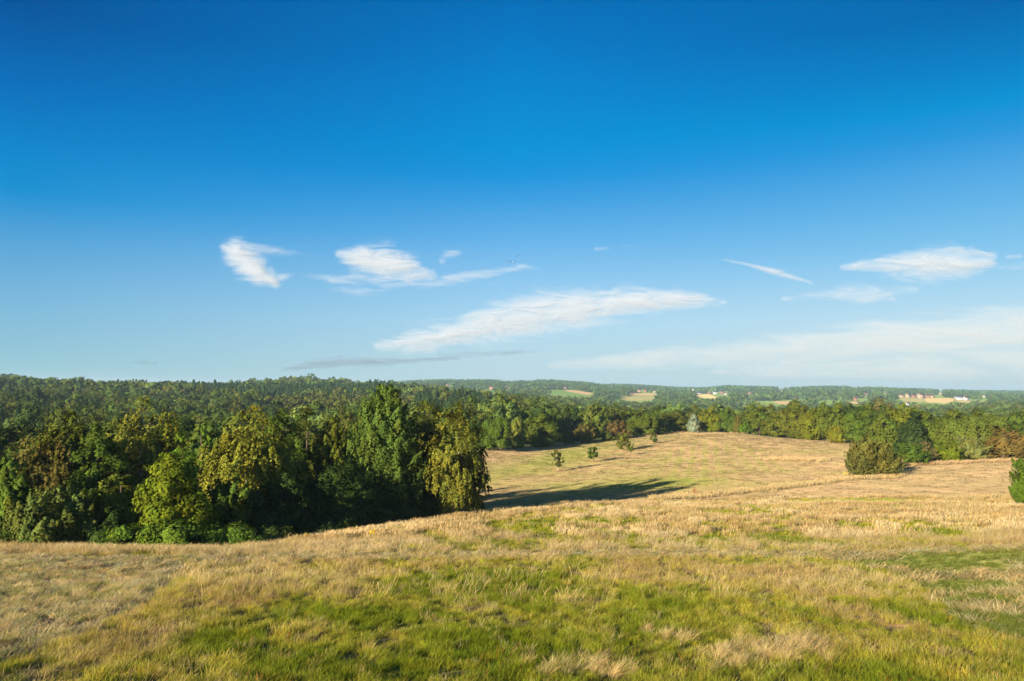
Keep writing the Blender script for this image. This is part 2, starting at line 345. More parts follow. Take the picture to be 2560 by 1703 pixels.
def ground_col(x, y, z):
    X, Y = classify(x, y, z)
    n = fbm(x / 5., y / 7., 5, 4)[:, None]; n3 = fbm(x / 1.3, y / 1.6, 8, 3)[:, None]
    d = dryness(X, Y, x, y)[:, None]
    meadow = (GRN * (1 - d) + DRY * d) * .75
    # cut field beyond
    g = .03 + .85 * (fbm(x / 12., y / 9., 15, 4) - .5)
    g = g + .9 * blob(X, Y, 1390, 1148, 170, 26, -14) * (.75 + .45 * np.sin((x * .83 + y * .55) * 1.9)) + .5 * blob(X, Y, 1210, 1200, 60, 22, -12)
    lines = (np.sin((x - .24 * y) * 2.1 + 1.5 * fbm(x / 20., y / 20., 44, 2)) > .35).astype(float)
    g = g + .5 * blob(X, Y, 1745, 1140, 90, 60) * lines + .5 * blob(X, Y, 1900, 1145, 70, 22, 20) * lines
    g = g + .55 * blob(X, Y, 1680, 1210, 170, 16, -4) + .45 * blob(X, Y, 1480, 1215, 260, 40, -8) + .3 * blob(X, Y, 1950, 1225, 160, 14, -4)
    g = np.clip(g, 0, 1)[:, None]
    field = HAY * (1 - g) + FGR * g
    right = (X > 1900) & (Y > 1140) & (Y > poly_y(STRIP, X) + 4)
    right |= (X > 2240) & (Y > 1135)
    bf = BROWNF * (.85 + .3 * n3)
    field = np.where(right[:, None], bf, field)
    gb = sst(.35, .8, blob(X, Y, 2150, 1253, 240, 9) + .5 * (fbm(x / 4., y / 4., 55, 3) - .5))[:, None]
    meadow = meadow * (1 - gb * .8) + np.array((.20, .25, .05)) * gb * .8
    mown = SOIL * .5 + HAY * .9 * (.6 + .8 * n3) + (n - .5) * np.array((-.12, .05, -.05))
    mr = (np.array((.17, .185, .05)) * (1.25 - n * .4) + HAY * np.clip(n * 2 - .8, 0, 1) * .55)
    e = poly_y(EDGE, X)
    c = np.where((Y > e)[:, None], meadow, field)
    tr = np.exp(-((Y - poly_y(TRACK, X)) / 9.) ** 2)[:, None] * 1.15
    c = c * (1 - tr * .7) + (HAY * (.9 + .7 * n3) * np.array((1, 1.05, .8))) * tr * .7
    c = np.where(in_poly(X, Y, MOWN_L)[:, None], mown, c); c = np.where(in_poly(X, Y, MOWN_R)[:, None], mr, c)
    # woodland floor
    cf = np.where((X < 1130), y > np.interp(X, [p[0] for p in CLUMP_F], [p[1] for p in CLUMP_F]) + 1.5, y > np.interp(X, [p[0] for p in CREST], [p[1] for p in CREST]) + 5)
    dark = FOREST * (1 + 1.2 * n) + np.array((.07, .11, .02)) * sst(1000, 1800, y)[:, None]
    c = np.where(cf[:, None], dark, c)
    far = y > 900
    for poly, fc in FIELDS:
        k = in_poly(X, Y, poly) & far
        c = np.where(k[:, None], np.array(fc) * (.9 + .2 * n), c)
    gap = in_poly(X, Y, [(1390, 1070), (1450, 1068), (1440, 1084), (1400, 1086)]) & (y > 260) & (y < 700)
    c = np.where(gap[:, None], np.array(LGREEN) * 1.6, c)
    # pale rings of uncut grass are added as tufts
    return np.clip(c, .005, .9)
us = np.concatenate([[-2.2, -1.7, -1.4], np.linspace(-1.15, -.74, 30), np.linspace(-.735, .735, 860), np.linspace(.74, 1.15, 30), [1.4, 1.7, 2.2]])
ys = [-40, -30, -20, -10, -4, 2, 6]
v = 8.0
while v < 15000:
    ys.append(v); v += v * (.0062 if v < 380 else .0095 if v < 5000 else .03) if v > 14 else .5
ys.append(15000.0); ys = np.array(ys)
YY, UU = np.meshgrid(ys, us, indexing='ij'); XX = UU * np.maximum(YY, 14.0) * np.where(YY < 14, 1.6, 1.0) if False else UU * np.maximum(YY, 14.0)
gx, gy = XX.ravel(), YY.ravel(); gz = hz(gx, gy)
nr, nc = YY.shape
idx = np.arange(nr * nc).reshape(nr, nc)
Q = np.stack([idx[:-1, :-1], idx[:-1, 1:], idx[1:, 1:], idx[1:, :-1]], -1).reshape(-1, 4)
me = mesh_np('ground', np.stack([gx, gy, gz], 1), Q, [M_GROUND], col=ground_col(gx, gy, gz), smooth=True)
tag(link('ground', me), 'rolling ground of rough meadow, cut hay fields and far farmland', kind='structure')
del gx, gy, gz, XX, YY, UU, idx, Q

# ------------------------------------------------------------------ instancing object (for grass and the far wood only)
def scatter(name, protos, pts, rot, scl, idx, tint, mat_label, extra=None):
    pc = bpy.data.collections.new(name + '_kinds')                     # never linked to the scene
    for i, me in enumerate(protos):
        o = bpy.data.objects.new('%s_kind_%02d' % (name, i), me); pc.objects.link(o)
    n = len(pts); t4 = np.ones((n, 4)); t4[:, :3] = tint
    me = bpy.data.meshes.new(name); me.vertices.add(n); me.vertices.foreach_set('co', np.ascontiguousarray(pts, np.float32).ravel())
    for nm, ty, arr, key in (('rot', 'FLOAT_VECTOR', rot, 'vector'), ('scl', 'FLOAT_VECTOR', scl, 'vector'), ('idx', 'INT', idx, 'value'), ('tint', 'FLOAT_COLOR', t4, 'color')):
        a = me.attributes.new(nm, ty, 'POINT'); a.data.foreach_set(key, np.ascontiguousarray(arr, np.int32 if ty == 'INT' else np.float32).ravel())
    o = link(name, me)
    g = bpy.data.node_groups.new(name, 'GeometryNodeTree')
    g.interface.new_socket('Geometry', in_out='INPUT', socket_type='NodeSocketGeometry'); g.interface.new_socket('Geometry', in_out='OUTPUT', socket_type='NodeSocketGeometry')
    gi = g.nodes.new('NodeGroupInput'); go = g.nodes.new('NodeGroupOutput')
    ci = g.nodes.new('GeometryNodeCollectionInfo'); ci.inputs['Collection'].default_value = pc; ci.inputs['Separate Children'].default_value = True; ci.inputs['Reset Children'].default_value = True
    ip = g.nodes.new('GeometryNodeInstanceOnPoints'); ip.inputs['Pick Instance'].default_value = True
    def na(nm, ty):
        q = g.nodes.new('GeometryNodeInputNamedAttribute'); q.data_type = ty; q.inputs['Name'].default_value = nm
        return q.outputs['Attribute']
    g.links.new(gi.outputs[0], ip.inputs['Points']); g.links.new(ci.outputs[0], ip.inputs['Instance'])
    g.links.new(na('idx', 'INT'), ip.inputs['Instance Index']); g.links.new(na('rot', 'FLOAT_VECTOR'), ip.inputs['Rotation']); g.links.new(na('scl', 'FLOAT_VECTOR'), ip.inputs['Scale'])
    g.links.new(ip.outputs[0], go.inputs[0])
    md = o.modifiers.new('scatter', 'NODES'); md.node_group = g
    tag(o, mat_label, kind='stuff')
    return o

# ------------------------------------------------------------------ grass
def tuft(rs, n, h0, h1, spread, w, lean, curve, seed=0.0, flat=False, wind=.12):
    V = []; Q = []; C = []; k = 0
    for _ in range(n):
        a = rs.uniform(0, 2 * math.pi); r = spread * math.sqrt(rs.uniform(0, 1)); x0, y0 = r * math.cos(a), r * math.sin(a)
        h = rs.uniform(h0, h1); az = rs.uniform(0, 2 * math.pi); wd = rs.uniform(0, math.pi)
        wx, wy = math.cos(wd) * w / 2, math.sin(wd) * w / 2
        le = rs.uniform(0, lean or 1.0); cu = rs.uniform(0, curve); br = rs.uniform(.65, 1.3); hue = rs.uniform(-.12, .12)
        segs = [0, .45, .8, 1.0] if seed else [0, .5, 1.0]
        rows = []
        for s in segs:
            off = h * (le * s + cu * s * s)
            if flat: zz = [.02, .16, .22][segs.index(s)] * (.3 + le); px, py = x0 + math.cos(az) * h * s, y0 + math.sin(az) * h * s
            else: px, py, zz = x0 + math.cos(az) * off + wind * h * s * s, y0 + math.sin(az) * off + .5 * wind * h * s * s, h * s * math.sqrt(max(.15, 1 - (le * .8 + cu * s * .7) ** 2))
            ww = (1.0 if s < .3 else .8 if s < .7 else .25)
            if seed: ww = {0: .7, .45: .55, .8: seed, 1.0: .5}[s]
            rows.append(((px - wx * ww, py - wy * ww, zz), (px + wx * ww, py + wy * ww, zz), s))
        for (p, q, s) in rows:
            V += [p, q]; f = br * (.85 + .3 * s); C += [(f * (1 + hue), f, f * (1 - hue))] * 2
        for i in range(len(rows) - 1):
            Q.append((k, k + 1, k + 3, k + 2)); k += 2
        k += 2
    return mesh_np('tuft', np.array(V), np.array(Q), [M_GRASS], col=np.array(C))
rs = random.Random(4)
G = []
def gadd(k, *a, **kw):
    i0 = len(G)
    for _ in range(k): G.append(tuft(rs, *a, **kw))
    return (i0, len(G))
# near (under 32 m), middle, far versions
green_n = gadd(4, 90, .10, .30, .22, .009, .7, .6); green_m = gadd(3, 60, .10, .30, .32, .016, .7, .6); green_f = gadd(3, 45, .12, .30, .55, .035, .6, .5)
dry_n = gadd(6, 30, .26, .72, .36, .0048, .3, .45, seed=1.8, wind=.2); dry_m = gadd(5, 34, .28, .72, .42, .0085, .3, .4, seed=1.7, wind=.18); dry_f = gadd(4, 38, .35, .75, .6, .022, .25, .3, seed=1.6, wind=.15)
hay_n = gadd(4, 70, .12, .45, .38, .012, 0, 0, flat=True); hay_f = gadd(3, 50, .2, .6, .6, .03, 0, 0, flat=True)
lodge = gadd(3, 70, .5, .95, .22, .008, .55, .75, seed=1.4, wind=.55)
heads = gadd(4, 8, .34, .6, .32, .0045, .3, .5, seed=1.7, wind=.15)
stub = gadd(3, 30, .06, .16, .7, .06, .8, .3)

rng = np.random.default_rng(11)
P_, R_s, S_, I_, T_ = [], [], [], [], []
def put(x, y, s, fam, tint, tilt=.1, zs=None):
    n = len(x)
    if n == 0: return
    z = hz(x, y) - .01
    P_.append(np.stack([x, y, z], 1)); R_s.append(np.stack([rng.normal(0, tilt, n), rng.normal(0, tilt, n), rng.uniform(-.6, .6, n) + (rng.integers(0, 2, n) * 0)], 1))
    zz = s if zs is None else zs
    S_.append(np.stack([s, s, zz], 1)); I_.append(rng.integers(fam[0], fam[1], n)); T_.append(tint)
def band(d0, d1, dens, u=.76):
    m_ = 7.0; n = int((u * (d1 * d1 - d0 * d0) + 2 * m_ * (d1 - d0)) * dens)
    a_, b_ = u * d0 + m_, u * d1 + m_; w_ = np.sqrt(rng.uniform(a_ * a_, b_ * b_, n)); y = (w_ - m_) / u; x = w_ * rng.uniform(-1, 1, n)
    return x, y
def jit(c, n, a=.16):
    c = np.broadcast_to(np.asarray(c), (n, 3)) if np.ndim(c) == 1 else c
    b = 1 + rng.normal(0, a, (n, 1)); h = rng.normal(0, a * .35, (n, 1))
    return np.clip(c * b * np.concatenate([1 + h, np.ones((n, 1)), 1 - h], 1), .01, .95)
C_GR = np.array((.21, .26, .018)); C_GY = np.array((.51, .44, .07)); C_DRY = np.array((.50, .37, .165)); C_PALE = np.array((.68, .53, .28)); C_RED = np.array((.40, .26, .10))
for (d0, d1, dens, lod) in ((7, 20, 22, 0), (20, 32, 16, 0), (32, 55, 8.5, 1), (55, 100, 3.8, 2)):
    x, y = band(d0, d1, dens); z = hz(x, y); X, Y = project(x, y, z)
    ok = (Y > poly_y(EDGE, X) - 2)
    x, y, X, Y = x[ok], y[ok], X[ok], Y[ok]
    ml = in_poly(X, Y, MOWN_L); mr = in_poly(X, Y, MOWN_R); tr = np.abs(Y - poly_y(TRACK, X)) < 8 + 3 * (fbm(x / 3, y / 3, 71, 2) - .5)
    d = dryness(X, Y, x, y)
    gf = (green_n, green_m, green_f)[lod]; df = (dry_n, dry_m, dry_f)[lod]
    rr = rng.uniform(0, 1, len(x))
    rough = ~(ml | mr | (tr & (rng.uniform(0, 1, len(x)) < .82)))
    lush = blob(X, Y, 2150, 1253, 240, 8) > .45
    band_long = (Y < poly_y(TRACK, X)) & ~lush
    # green under-growth
    k = rough & (rr < np.where(lod < 2, .62, .5) * (1.15 - d * .75) + .12)
    yel = np.clip(d[k] * 1.5 - .1 + rng.normal(0, .22, k.sum()), 0, 1)[:, None]
    hgt = (.4 + .6 * fbm(x[k] / 1.6, y[k] / 1.6, 61, 3)) * np.where(lush[k], .6, 1)
    put(x[k], y[k], hgt * rng.uniform(.8, 1.25, k.sum()), gf, jit(C_GR * (1 - yel) + C_GY * yel, k.sum()))
    # dry stalks
    dd = (.05 + .85 * sst(.36, .92, d)) * np.where(lush, .1, 1.0)
    k = rough & (rng.uniform(0, 1, len(x)) < dd * np.where(band_long, 1.0, .85))
    red = (sst(.52, .72, fbm(x[k] / 6, y[k] / 6, 81, 3)) * .55)[:, None]; pal = (sst(.45, .7, fbm(x[k] / 5, y[k] / 5, 91, 3)) * .8)[:, None]
    t = C_DRY * (1 - pal) + C_PALE * pal; t = t * (1 - red) + C_RED * red; t = t * np.where(band_long[k][:, None], np.array((1.0, 1.02, 1.12)), np.array((.95, .95, .92)))
    hs = np.where(band_long[k], .68, np.interp(y[k], [12, 30], [.36, .48])) * (.65 + .6 * fbm(x[k] / 2.5, y[k] / 2.5, 66, 3)) * rng.uniform(.8, 1.15, k.sum())
    put(x[k], y[k], np.maximum(hs, .5), df, jit(t, k.sum(), .1), .07, zs=hs)
    # taller seed heads standing above the rest
    if lod < 2:
        kh = rough & (y > 24) & (rng.uniform(0, 1, len(x)) < .10 * sst(.48, .62, fbm(x / 1.8, y / 2.2, 205, 3)) + .012)
        put(x[kh], y[kh], rng.uniform(.75, 1.15, kh.sum()), heads, jit((.66, .50, .27), kh.sum(), .14), .06)
        kd = rough & (rng.uniform(0, 1, len(x)) < .006)
        put(x[kd], y[kd], rng.uniform(.6, .9, kd.sum()), heads, jit((.30, .11, .05), kd.sum(), .15), .06)
    # cut hay
    k = (ml | tr) ; k2 = k & (rr < .72)
    hf = hay_n if lod == 0 else hay_f
    put(x[k2], y[k2], rng.uniform(.42, .75, k2.sum()), hf, jit((.66, .51, .27), k2.sum(), .28), .06)
    k3 = k & (rng.uniform(0, 1, len(x)) < .55 * sst(.38, .62, fbm(x / 1.8, y / 1.8, 33, 3)) + .36)
    put(x[k3], y[k3], rng.uniform(.4, .7, k3.sum()), gf, jit((.30, .33, .06), k3.sum()), .1)
    k4 = mr & (rr < .75)
    put(x[k4], y[k4], rng.uniform(.4, .75, k4.sum()), gf, jit((.20, .235, .045), k4.sum()), .1)
    k5 = mr & (rng.uniform(0, 1, len(x)) < .5 * sst(.5, .65, fbm(x / 3.5, y / 1.6, 37, 3)))
    put(x[k5], y[k5], rng.uniform(.6, 1.1, k5.sum()), hf, jit((.58, .46, .22), k5.sum(), .2), .06)
# wind-lodged pale tufts close by on the right
for (cx, cy, rx, ry, n) in ((1900, 1640, 90, 16, 26), (2010, 1615, 50, 14, 14), (1800, 1668, 60, 12, 14), (1480, 1680, 120, 16, 26), (1690, 1600, 60, 10, 10)):
    for _ in range(n):
        p = hit(rng.normal(cx, rx * .6), min(1700, rng.normal(cy, ry)))
        put(np.array([p[0]]), np.array([p[1]]), np.array([rng.uniform(.24, .42)]), lodge, jit((.66, .50, .23), 1, .1), .1)
# stubble and rows of cut straw in the fields
x, y = band(92, 300, .62, .72); z = hz(x, y); X, Y = project(x, y, z)
cr = np.interp(X, [p[0] for p in CREST], [p[1] for p in CREST])
k = (Y < poly_y(EDGE, X) + 6) & (X > 1120) & (y < cr + 4) & (Y > 1060)
k &= rng.uniform(0, 1, len(x)) < sst(.3, .62, fbm(x / 3, y / 2, 17, 3)) + .1
x, y = x[k], y[k]; cc = ground_col(x, y, hz(x, y))
put(x, y, rng.uniform(.7, 1.4, len(x)) * np.clip(y / 130, .8, 2), stub, jit(cc * 1.25, len(x), .14), .1, zs=rng.uniform(.6, 1.3, len(x)))
# uncut strips and rings of pale long grass
def strip(pts, n, width, hs, col, fam=dry_f, dmin=80):
    for _ in range(n):
        t = rng.uniform(0, len(pts) - 1); i = int(t); f = t - i
        X = pts[i][0] * (1 - f) + pts[i + 1][0] * f; Y = pts[i][1] * (1 - f) + pts[i + 1][1] * f
        p = hit(X, Y, dmin); q = p[:2] + rng.normal(0, width, 2)
        put(q[:1], q[1:2], np.array([rng.uniform(.8, 1.3)]), fam, jit(col, 1, .1), .05, zs=np.array([rng.uniform(.7, 1.1) * hs]))
strip([(1640, 1250), (1740, 1243), (1900, 1228), (2040, 1210), (2130, 1198), (2200, 1196), (2262, 1180)], 480, 1.2, .85, (.56, .43, .22))
strip([(1940, 1153), (1965, 1150), (2010, 1152), (2060, 1154)], 110, 1.6, 1.1, (.64, .47, .24))
strip([(1726, 1086), (1740, 1090), (1770, 1087), (1890, 1085)], 110, 1.4, 1.1, (.56, .42, .22), dmin=150)
strip([(1215, 1126), (1350, 1116), (1500, 1102), (1600, 1093), (1700, 1080)], 260, 1.0, .9, (.52, .38, .20), dmin=150)
strip([(1900, 1084), (2000, 1095), (2130, 1107)], 160, 1.0, 1.0, (.56, .42, .22), dmin=150)
strip([(2270, 1165), (2400, 1160), (2540, 1152)], 160, 1.0, 1.1, (.56, .40, .22), dmin=120)
strip([(2115, 1168), (2135, 1168)], 26, 1.0, 1.1, (.60, .44, .24), dmin=100)
for (cx, cy) in ((1397, 1178), (1487, 1155), (1555, 1128), (1577, 1138), (1634, 1109)):
    strip([(cx - 7, cy), (cx + 8, cy)], 16, .5, .55, (.62, .45, .24), dmin=120)
scatter('grass', G, np.concatenate(P_), np.concatenate(R_s), np.concatenate(S_), np.concatenate(I_), np.concatenate(T_), 'dry straw coloured and green meadow grass covering the slope')
N_GRASS = sum(len(p) for p in P_)

# ------------------------------------------------------------------ trees
def tube(pts, rad, sides=6):
    pts = np.asarray(pts, float); n = len(pts); d = np.gradient(pts, axis=0); d /= np.linalg.norm(d, axis=1)[:, None] + 1e-9
    ref = np.where(np.abs(d[:, 2:3]) > .9, np.array([[1., 0, 0]]), np.array([[0, 0, 1.]]))
    a = np.cross(d, ref); a /= np.linalg.norm(a, axis=1)[:, None] + 1e-9; b = np.cross(d, a)
    th = np.linspace(0, 2 * math.pi, sides, endpoint=False)
    V = (pts[:, None] + (a[:, None] * np.cos(th)[None, :, None] + b[:, None] * np.sin(th)[None, :, None]) * np.asarray(rad, float)[:, None, None]).reshape(-1, 3)
    i = np.arange(n - 1)[:, None] * sides; j = np.arange(sides)[None]; j2 = (j + 1) % sides
    Q = np.stack([i + j, i + j2, i + sides + j2, i + sides + j], -1).reshape(-1, 4)
    return V, Q
def quads(c, nrm, size, g, asp=1.4):
    """leaf rhombs at c facing nrm"""
    n = len(c); nrm = nrm / (np.linalg.norm(nrm, axis=1)[:, None] + 1e-9)
    r = g.normal(size=(n, 3)); a = np.cross(nrm, r); a /= np.linalg.norm(a, axis=1)[:, None] + 1e-9; b = np.cross(nrm, a)
    s = (size * g.uniform(.65, 1.35, n))[:, None]
    V = np.stack([c - a * s * .5 * asp, c - b * s * .5, c + a * s * .5 * asp, c + b * s * .5], 1).reshape(-1, 3)
    return V, np.arange(4 * n).reshape(-1, 4)
PROFILE = {
 'round':   ([0, .12, .35, .6, .8, .93, 1], [.82, .98, 1.0, .95, .8, .55, .12]),
 'dome':    ([0, .1, .3, .55, .8, .93, 1], [.92, 1.0, 1.0, .9, .66, .4, .1]),
 'oval':    ([0, .12, .35, .6, .8, .93, 1], [.4, .75, 1.0, .92, .66, .4, .06]),
 'cone':    ([0, .1, .3, .55, .8, .93, 1], [.85, 1.0, .9, .62, .34, .16, .04]),
 'birch':   ([0, .1, .3, .55, .8, .93, 1], [.55, .85, 1.0, .88, .6, .36, .08]),
 'ascend':  ([0, .12, .35, .6, .8, .93, 1], [.6, .95, 1.0, .85, .55, .3, .05]),
}
def make_tree(seed, kind, H, Wd, low, npuff, nleaf, leaf, mode='puff', trunk_r=.16, lean=0.0, lump=.28, nlimb=26, hue=.055, nsub=1, ps=(.16, .30), bv=1.0):
    """crown and trunk arrays; low = height where the crown starts"""
    g = np.random.default_rng(seed); cz, hc = low, H - low; rw = Wd / 2
    px, pr = PROFILE[kind]
    # lumpy envelope
    ph = g.uniform(0, 6.28, 6); fr = g.integers(1, 5, 6); ft = g.uniform(2, 7, 6)
    def env(th, t):
        e = sum(np.sin(fr[i] * th + ft[i] * t + ph[i]) for i in range(6)) / 6 * 1.6
        return np.interp(t, px, pr) * (1 + lump * e)
    t = g.beta(1.1, 1.15, npuff) if kind not in ('cone', 'dome') else g.beta(.95, 1.5, npuff)
    t = np.clip(t, 0, .985)
    th = g.uniform(0, 2 * math.pi, npuff); rho = np.sqrt(g.uniform(.12, 1.0, npuff))
    rr = env(th, t) * rho * rw * .86
    ns = nsub; so_a = g.uniform(0, 6.283, ns); so_r = rw * g.uniform(.3, .55, ns); so_r[0] = rw * .05; hs_ = g.uniform(.62, .93, ns); hs_[0] = 1.0; ks_ = g.uniform(.42, .66, ns); ks_[0] = .72; lo_ = g.uniform(.0, .35, ns); lo_[0] = 0
    sb = g.integers(0, ns, npuff) if ns > 1 else np.zeros(npuff, int)
    tx = lambda z: lean * (z / H) ** 1.5 * H
    c = np.stack([rr * np.cos(th), rr * np.sin(th), cz + t * hc * .96], 1)
    if ns > 1:
        c[:, 0] = c[:, 0] * ks_[sb] + so_r[sb] * np.cos(so_a[sb]); c[:, 1] = c[:, 1] * ks_[sb] + so_r[sb] * np.sin(so_a[sb]); c[:, 2] = cz + hc * lo_[sb] * hs_[sb] + (c[:, 2] - cz) * hs_[sb] * (1 - lo_[sb])
    c[:, 0] += tx(c[:, 2])
    if mode == 'droop' and trunk_r > .12:                               # open windows in the crown where the limbs show
        for _h in range(4):
            ah = g.uniform(-2.6, -.6); thh = g.uniform(.3, .78); hc_ = np.array([math.cos(ah) * rw * .6, math.sin(ah) * rw * .6, cz + thh * hc])
            dd_ = c - hc_; nd = np.linalg.norm(dd_, axis=1) + 1e-6; close = nd < rw * .42
            c = np.where(close[:, None], hc_ + dd_ / nd[:, None] * rw * .42 * g.uniform(1, 1.25, npuff)[:, None], c)
    pr_ = rw * g.uniform(ps[0], ps[1], npuff) * (0.55 + .6 * np.interp(t, px, pr))
    st_ = np.arange(npuff) % 6 == 0; kx = np.where(st_, g.uniform(1.08, 1.28, npuff), 1.0); mx_ = c[:, :2].mean(0)
    c[:, :2] = mx_ + (c[:, :2] - mx_) * kx[:, None]; c[:, 2] += np.where(st_, (t > .6) * hc * g.uniform(0, .07, npuff), 0); pr_ = pr_ * np.where(st_, .5, 1.0)
    out = np.stack([np.cos(th) * rho, np.sin(th) * rho, (t - .35) * 1.3 + .2], 1); out /= np.linalg.norm(out, axis=1)[:, None] + 1e-6
    nl = np.maximum(6, (nleaf / npuff * (pr_ / pr_.mean()) ** 2 * g.uniform(.6, 1.4, npuff))).astype(int)
    pi = np.repeat(np.arange(npuff), nl); n = len(pi)
    dv = g.normal(size=(n, 3)); dv /= np.linalg.norm(dv, axis=1)[:, None]
    rad = g.uniform(.05, 1, n) ** (1 / 2.6)
    if mode == 'puff':
        dv = dv + out[pi] * .35; dv[:, 2] += .15
        p = c[pi] + dv * (pr_[pi] * rad)[:, None] * np.array([1, 1, .84])
        nv = dv * 1.7 + out[pi] * 1.1 + g.normal(size=(n, 3)) * .4 + np.array([0, 0, .25])
    elif mode == 'droop':
        s = g.uniform(0, 1, n) ** 1.2; L = pr_[pi] * 1.35
        sid = pi * 7 + g.integers(0, 7, n)                              # seven hanging sprays to a clump
        so = np.random.default_rng(seed + 5).normal(size=(npuff * 7 + 8, 3))[sid]
        p = c[pi] + so * (pr_[pi] * .55)[:, None] * np.array([1, 1, .6]) + out[pi] * (pr_[pi] * .5 * s)[:, None]
        p[:, 2] -= s * s * L; p += dv * (pr_[pi] * .16)[:, None]
        nv = dv * .8 + out[pi] * 1.3 + np.array([0, 0, .1])
    else:                                                               # ascending sprays
        s = g.uniform(0, 1, n); L = pr_[pi] * 1.7; ax = out * .75 + np.array([0, 0, .95]); ax /= np.linalg.norm(ax, axis=1)[:, None]
        p = c[pi] + ax[pi] * ((s - .35) * L)[:, None] + dv * (pr_[pi] * .75 * (1.1 - s))[:, None]
        nv = dv * 1.5 + out[pi] * 1.2 + g.normal(size=(n, 3)) * .3 + np.array([0, 0, .2])
    # keep the outline from being ball-like: stray sprays
    V, Q = quads(p, nv, leaf, g)
    pb = (1 + bv * g.uniform(-.38, .38, npuff)[pi]) * (1 + bv * g.uniform(-.3, .3, n)); hu = g.normal(0, hue, npuff)[pi] + g.normal(0, hue * .6, n)  # random clump brightness, spread wide to stand in for sunlit tips
    C = np.clip(np.stack([pb * (1 + hu * 1.2), pb, pb * (1 - hu)], 1), .2, 2.4); C = np.repeat(C, 4, axis=0)
    # trunk and limbs
    K = []
    zt = np.linspace(0, 1, 9); wob = g.normal(0, .05 * trunk_r * 8, (9, 2)); wob[0] = 0
    tp = np.stack([tx(zt * H * (.84 if mode != 'droop' else .68)) + np.cumsum(wob[:, 0]) * .5, np.cumsum(wob[:, 1]) * .5, zt * H * (.84 if mode != 'droop' else .68) - .15], 1)
    K.append(tube(tp, trunk_r * (1.25 - zt * 1.12) + .015, 7))
    order = np.argsort(-pr_ * g.uniform(.5, 1, npuff))[:nlimb]
    for i in order:
        e = c[i]; z0 = max(H * .12, e[2] - np.hypot(e[0], e[1]) * g.uniform(.6, 1.3)); f = min(1, z0 / (H * .93))
        b = np.array([np.interp(f, zt, tp[:, 0]), np.interp(f, zt, tp[:, 1]), z0])
        mid = (b + e) / 2 + np.array([0, 0, (.12 if mode != 'spray' else -.08) * np.linalg.norm(e - b)]) + g.normal(0, .05, 3) * np.linalg.norm(e - b)
        pts = np.array([b, b * .5 + mid * .5 + g.normal(0, .02, 3), mid, mid * .45 + e * .55, e])
        r0 = trunk_r * (.16 + .34 * (1 - f)); K.append(tube(pts, [r0, r0 * .8, r0 * .6, r0 * .4, r0 * .15], 5))
    KV = []; KQ = []; k = 0
    for v, q in K: KV.append(v); KQ.append(q + k); k += len(v)
    return V, Q, C, np.concatenate(KV), np.concatenate(KQ)
def make_conifer(seed, H, Wd, nleaf, leaf, trunk_r=.14, tiers=16):
    g = np.random.default_rng(seed); rw = Wd / 2; n = nleaf
    ti = g.integers(0, tiers, n); t = (ti + .3 * g.uniform(0, 1, n)) / tiers; t = t ** .9
    th = g.uniform(0, 6.283, n); nb = 7; bi = np.floor(th / 6.283 * nb); th = (bi + .5 + (ti % 2) * .5) / nb * 6.283 + g.normal(0, .22, n)
    s = np.sqrt(g.uniform(.04, 1, n)); rl = g.uniform(.8, 1.1, tiers)[ti]; r = (1 - t) ** .85 * rw * s * rl
    z = H * (.1 + .9 * t) - r * .28 + g.normal(0, .05, n) * rw
    p = np.stack([r * np.cos(th), r * np.sin(th), z], 1)
    nv = np.stack([np.cos(th) * .5, np.sin(th) * .5, np.full(n, .9)], 1) + g.normal(size=(n, 3)) * .6
    V, Q = quads(p, nv, leaf, g, 1.8)
    pb = g.uniform(.65, 1.3, n); C = np.repeat(np.stack([pb, pb, pb], 1), 4, axis=0)
    kv, kq = tube([(0, 0, -.15), (0, 0, H * .5), (0, 0, H * .98)], [trunk_r, trunk_r * .6, .02], 6)
    return V, Q, C, kv, kq
def tree_obj(name, data, loc, tint, label, cat='tree', group=None, bark_m=None, rotz=0.0, scale=(1, 1, 1), meshes=None, tparts=True):
    root = bpy.data.objects.new(name, None); COL.objects.link(root); root.empty_display_size = .5
    root.location = loc; root.rotation_euler = (0, 0, rotz); root.scale = scale
    tag(root, label, cat, group)
    if meshes is None:
        V, Q, C, kv, kq = data
        meshes = (mesh_np(name + '_crown', V, Q, [M_LEAF], col=C), mesh_np(name + '_trunk', kv, kq, [bark_m or M_BARK], smooth=True))
    a = link('crown', meshes[0], root); a.color = tuple(tint) + (1,)
    if tparts: b = link('trunk', meshes[1], root)
    return root, meshes

PLACED = []        # (x, y, z, height, width) of every individual tree, for the far wood's bookkeeping
def spot(X, D): 
    u = ray(X, 1150.0)[0]; return u * D, D, hz1(u * D, D)
def height_to(X, Ytop, D): 
    x, y, z = spot(X, D); return ray(X, Ytop)[2] * D - z
# colours of foliage; the dark tint also carries shade at the wood's foot
OLV, GLD, MID, DRK, YEL, GREY, BRN, LIM = (.110, .125, .018), (.165, .165, .024), (.072, .110, .018), (.040, .066, .016), (.105, .132, .012), (.100, .122, .030), (.115, .098, .026), (.092, .155, .018)
DKOL, FRESH = (.085, .095, .020), (.075, .112, .022)
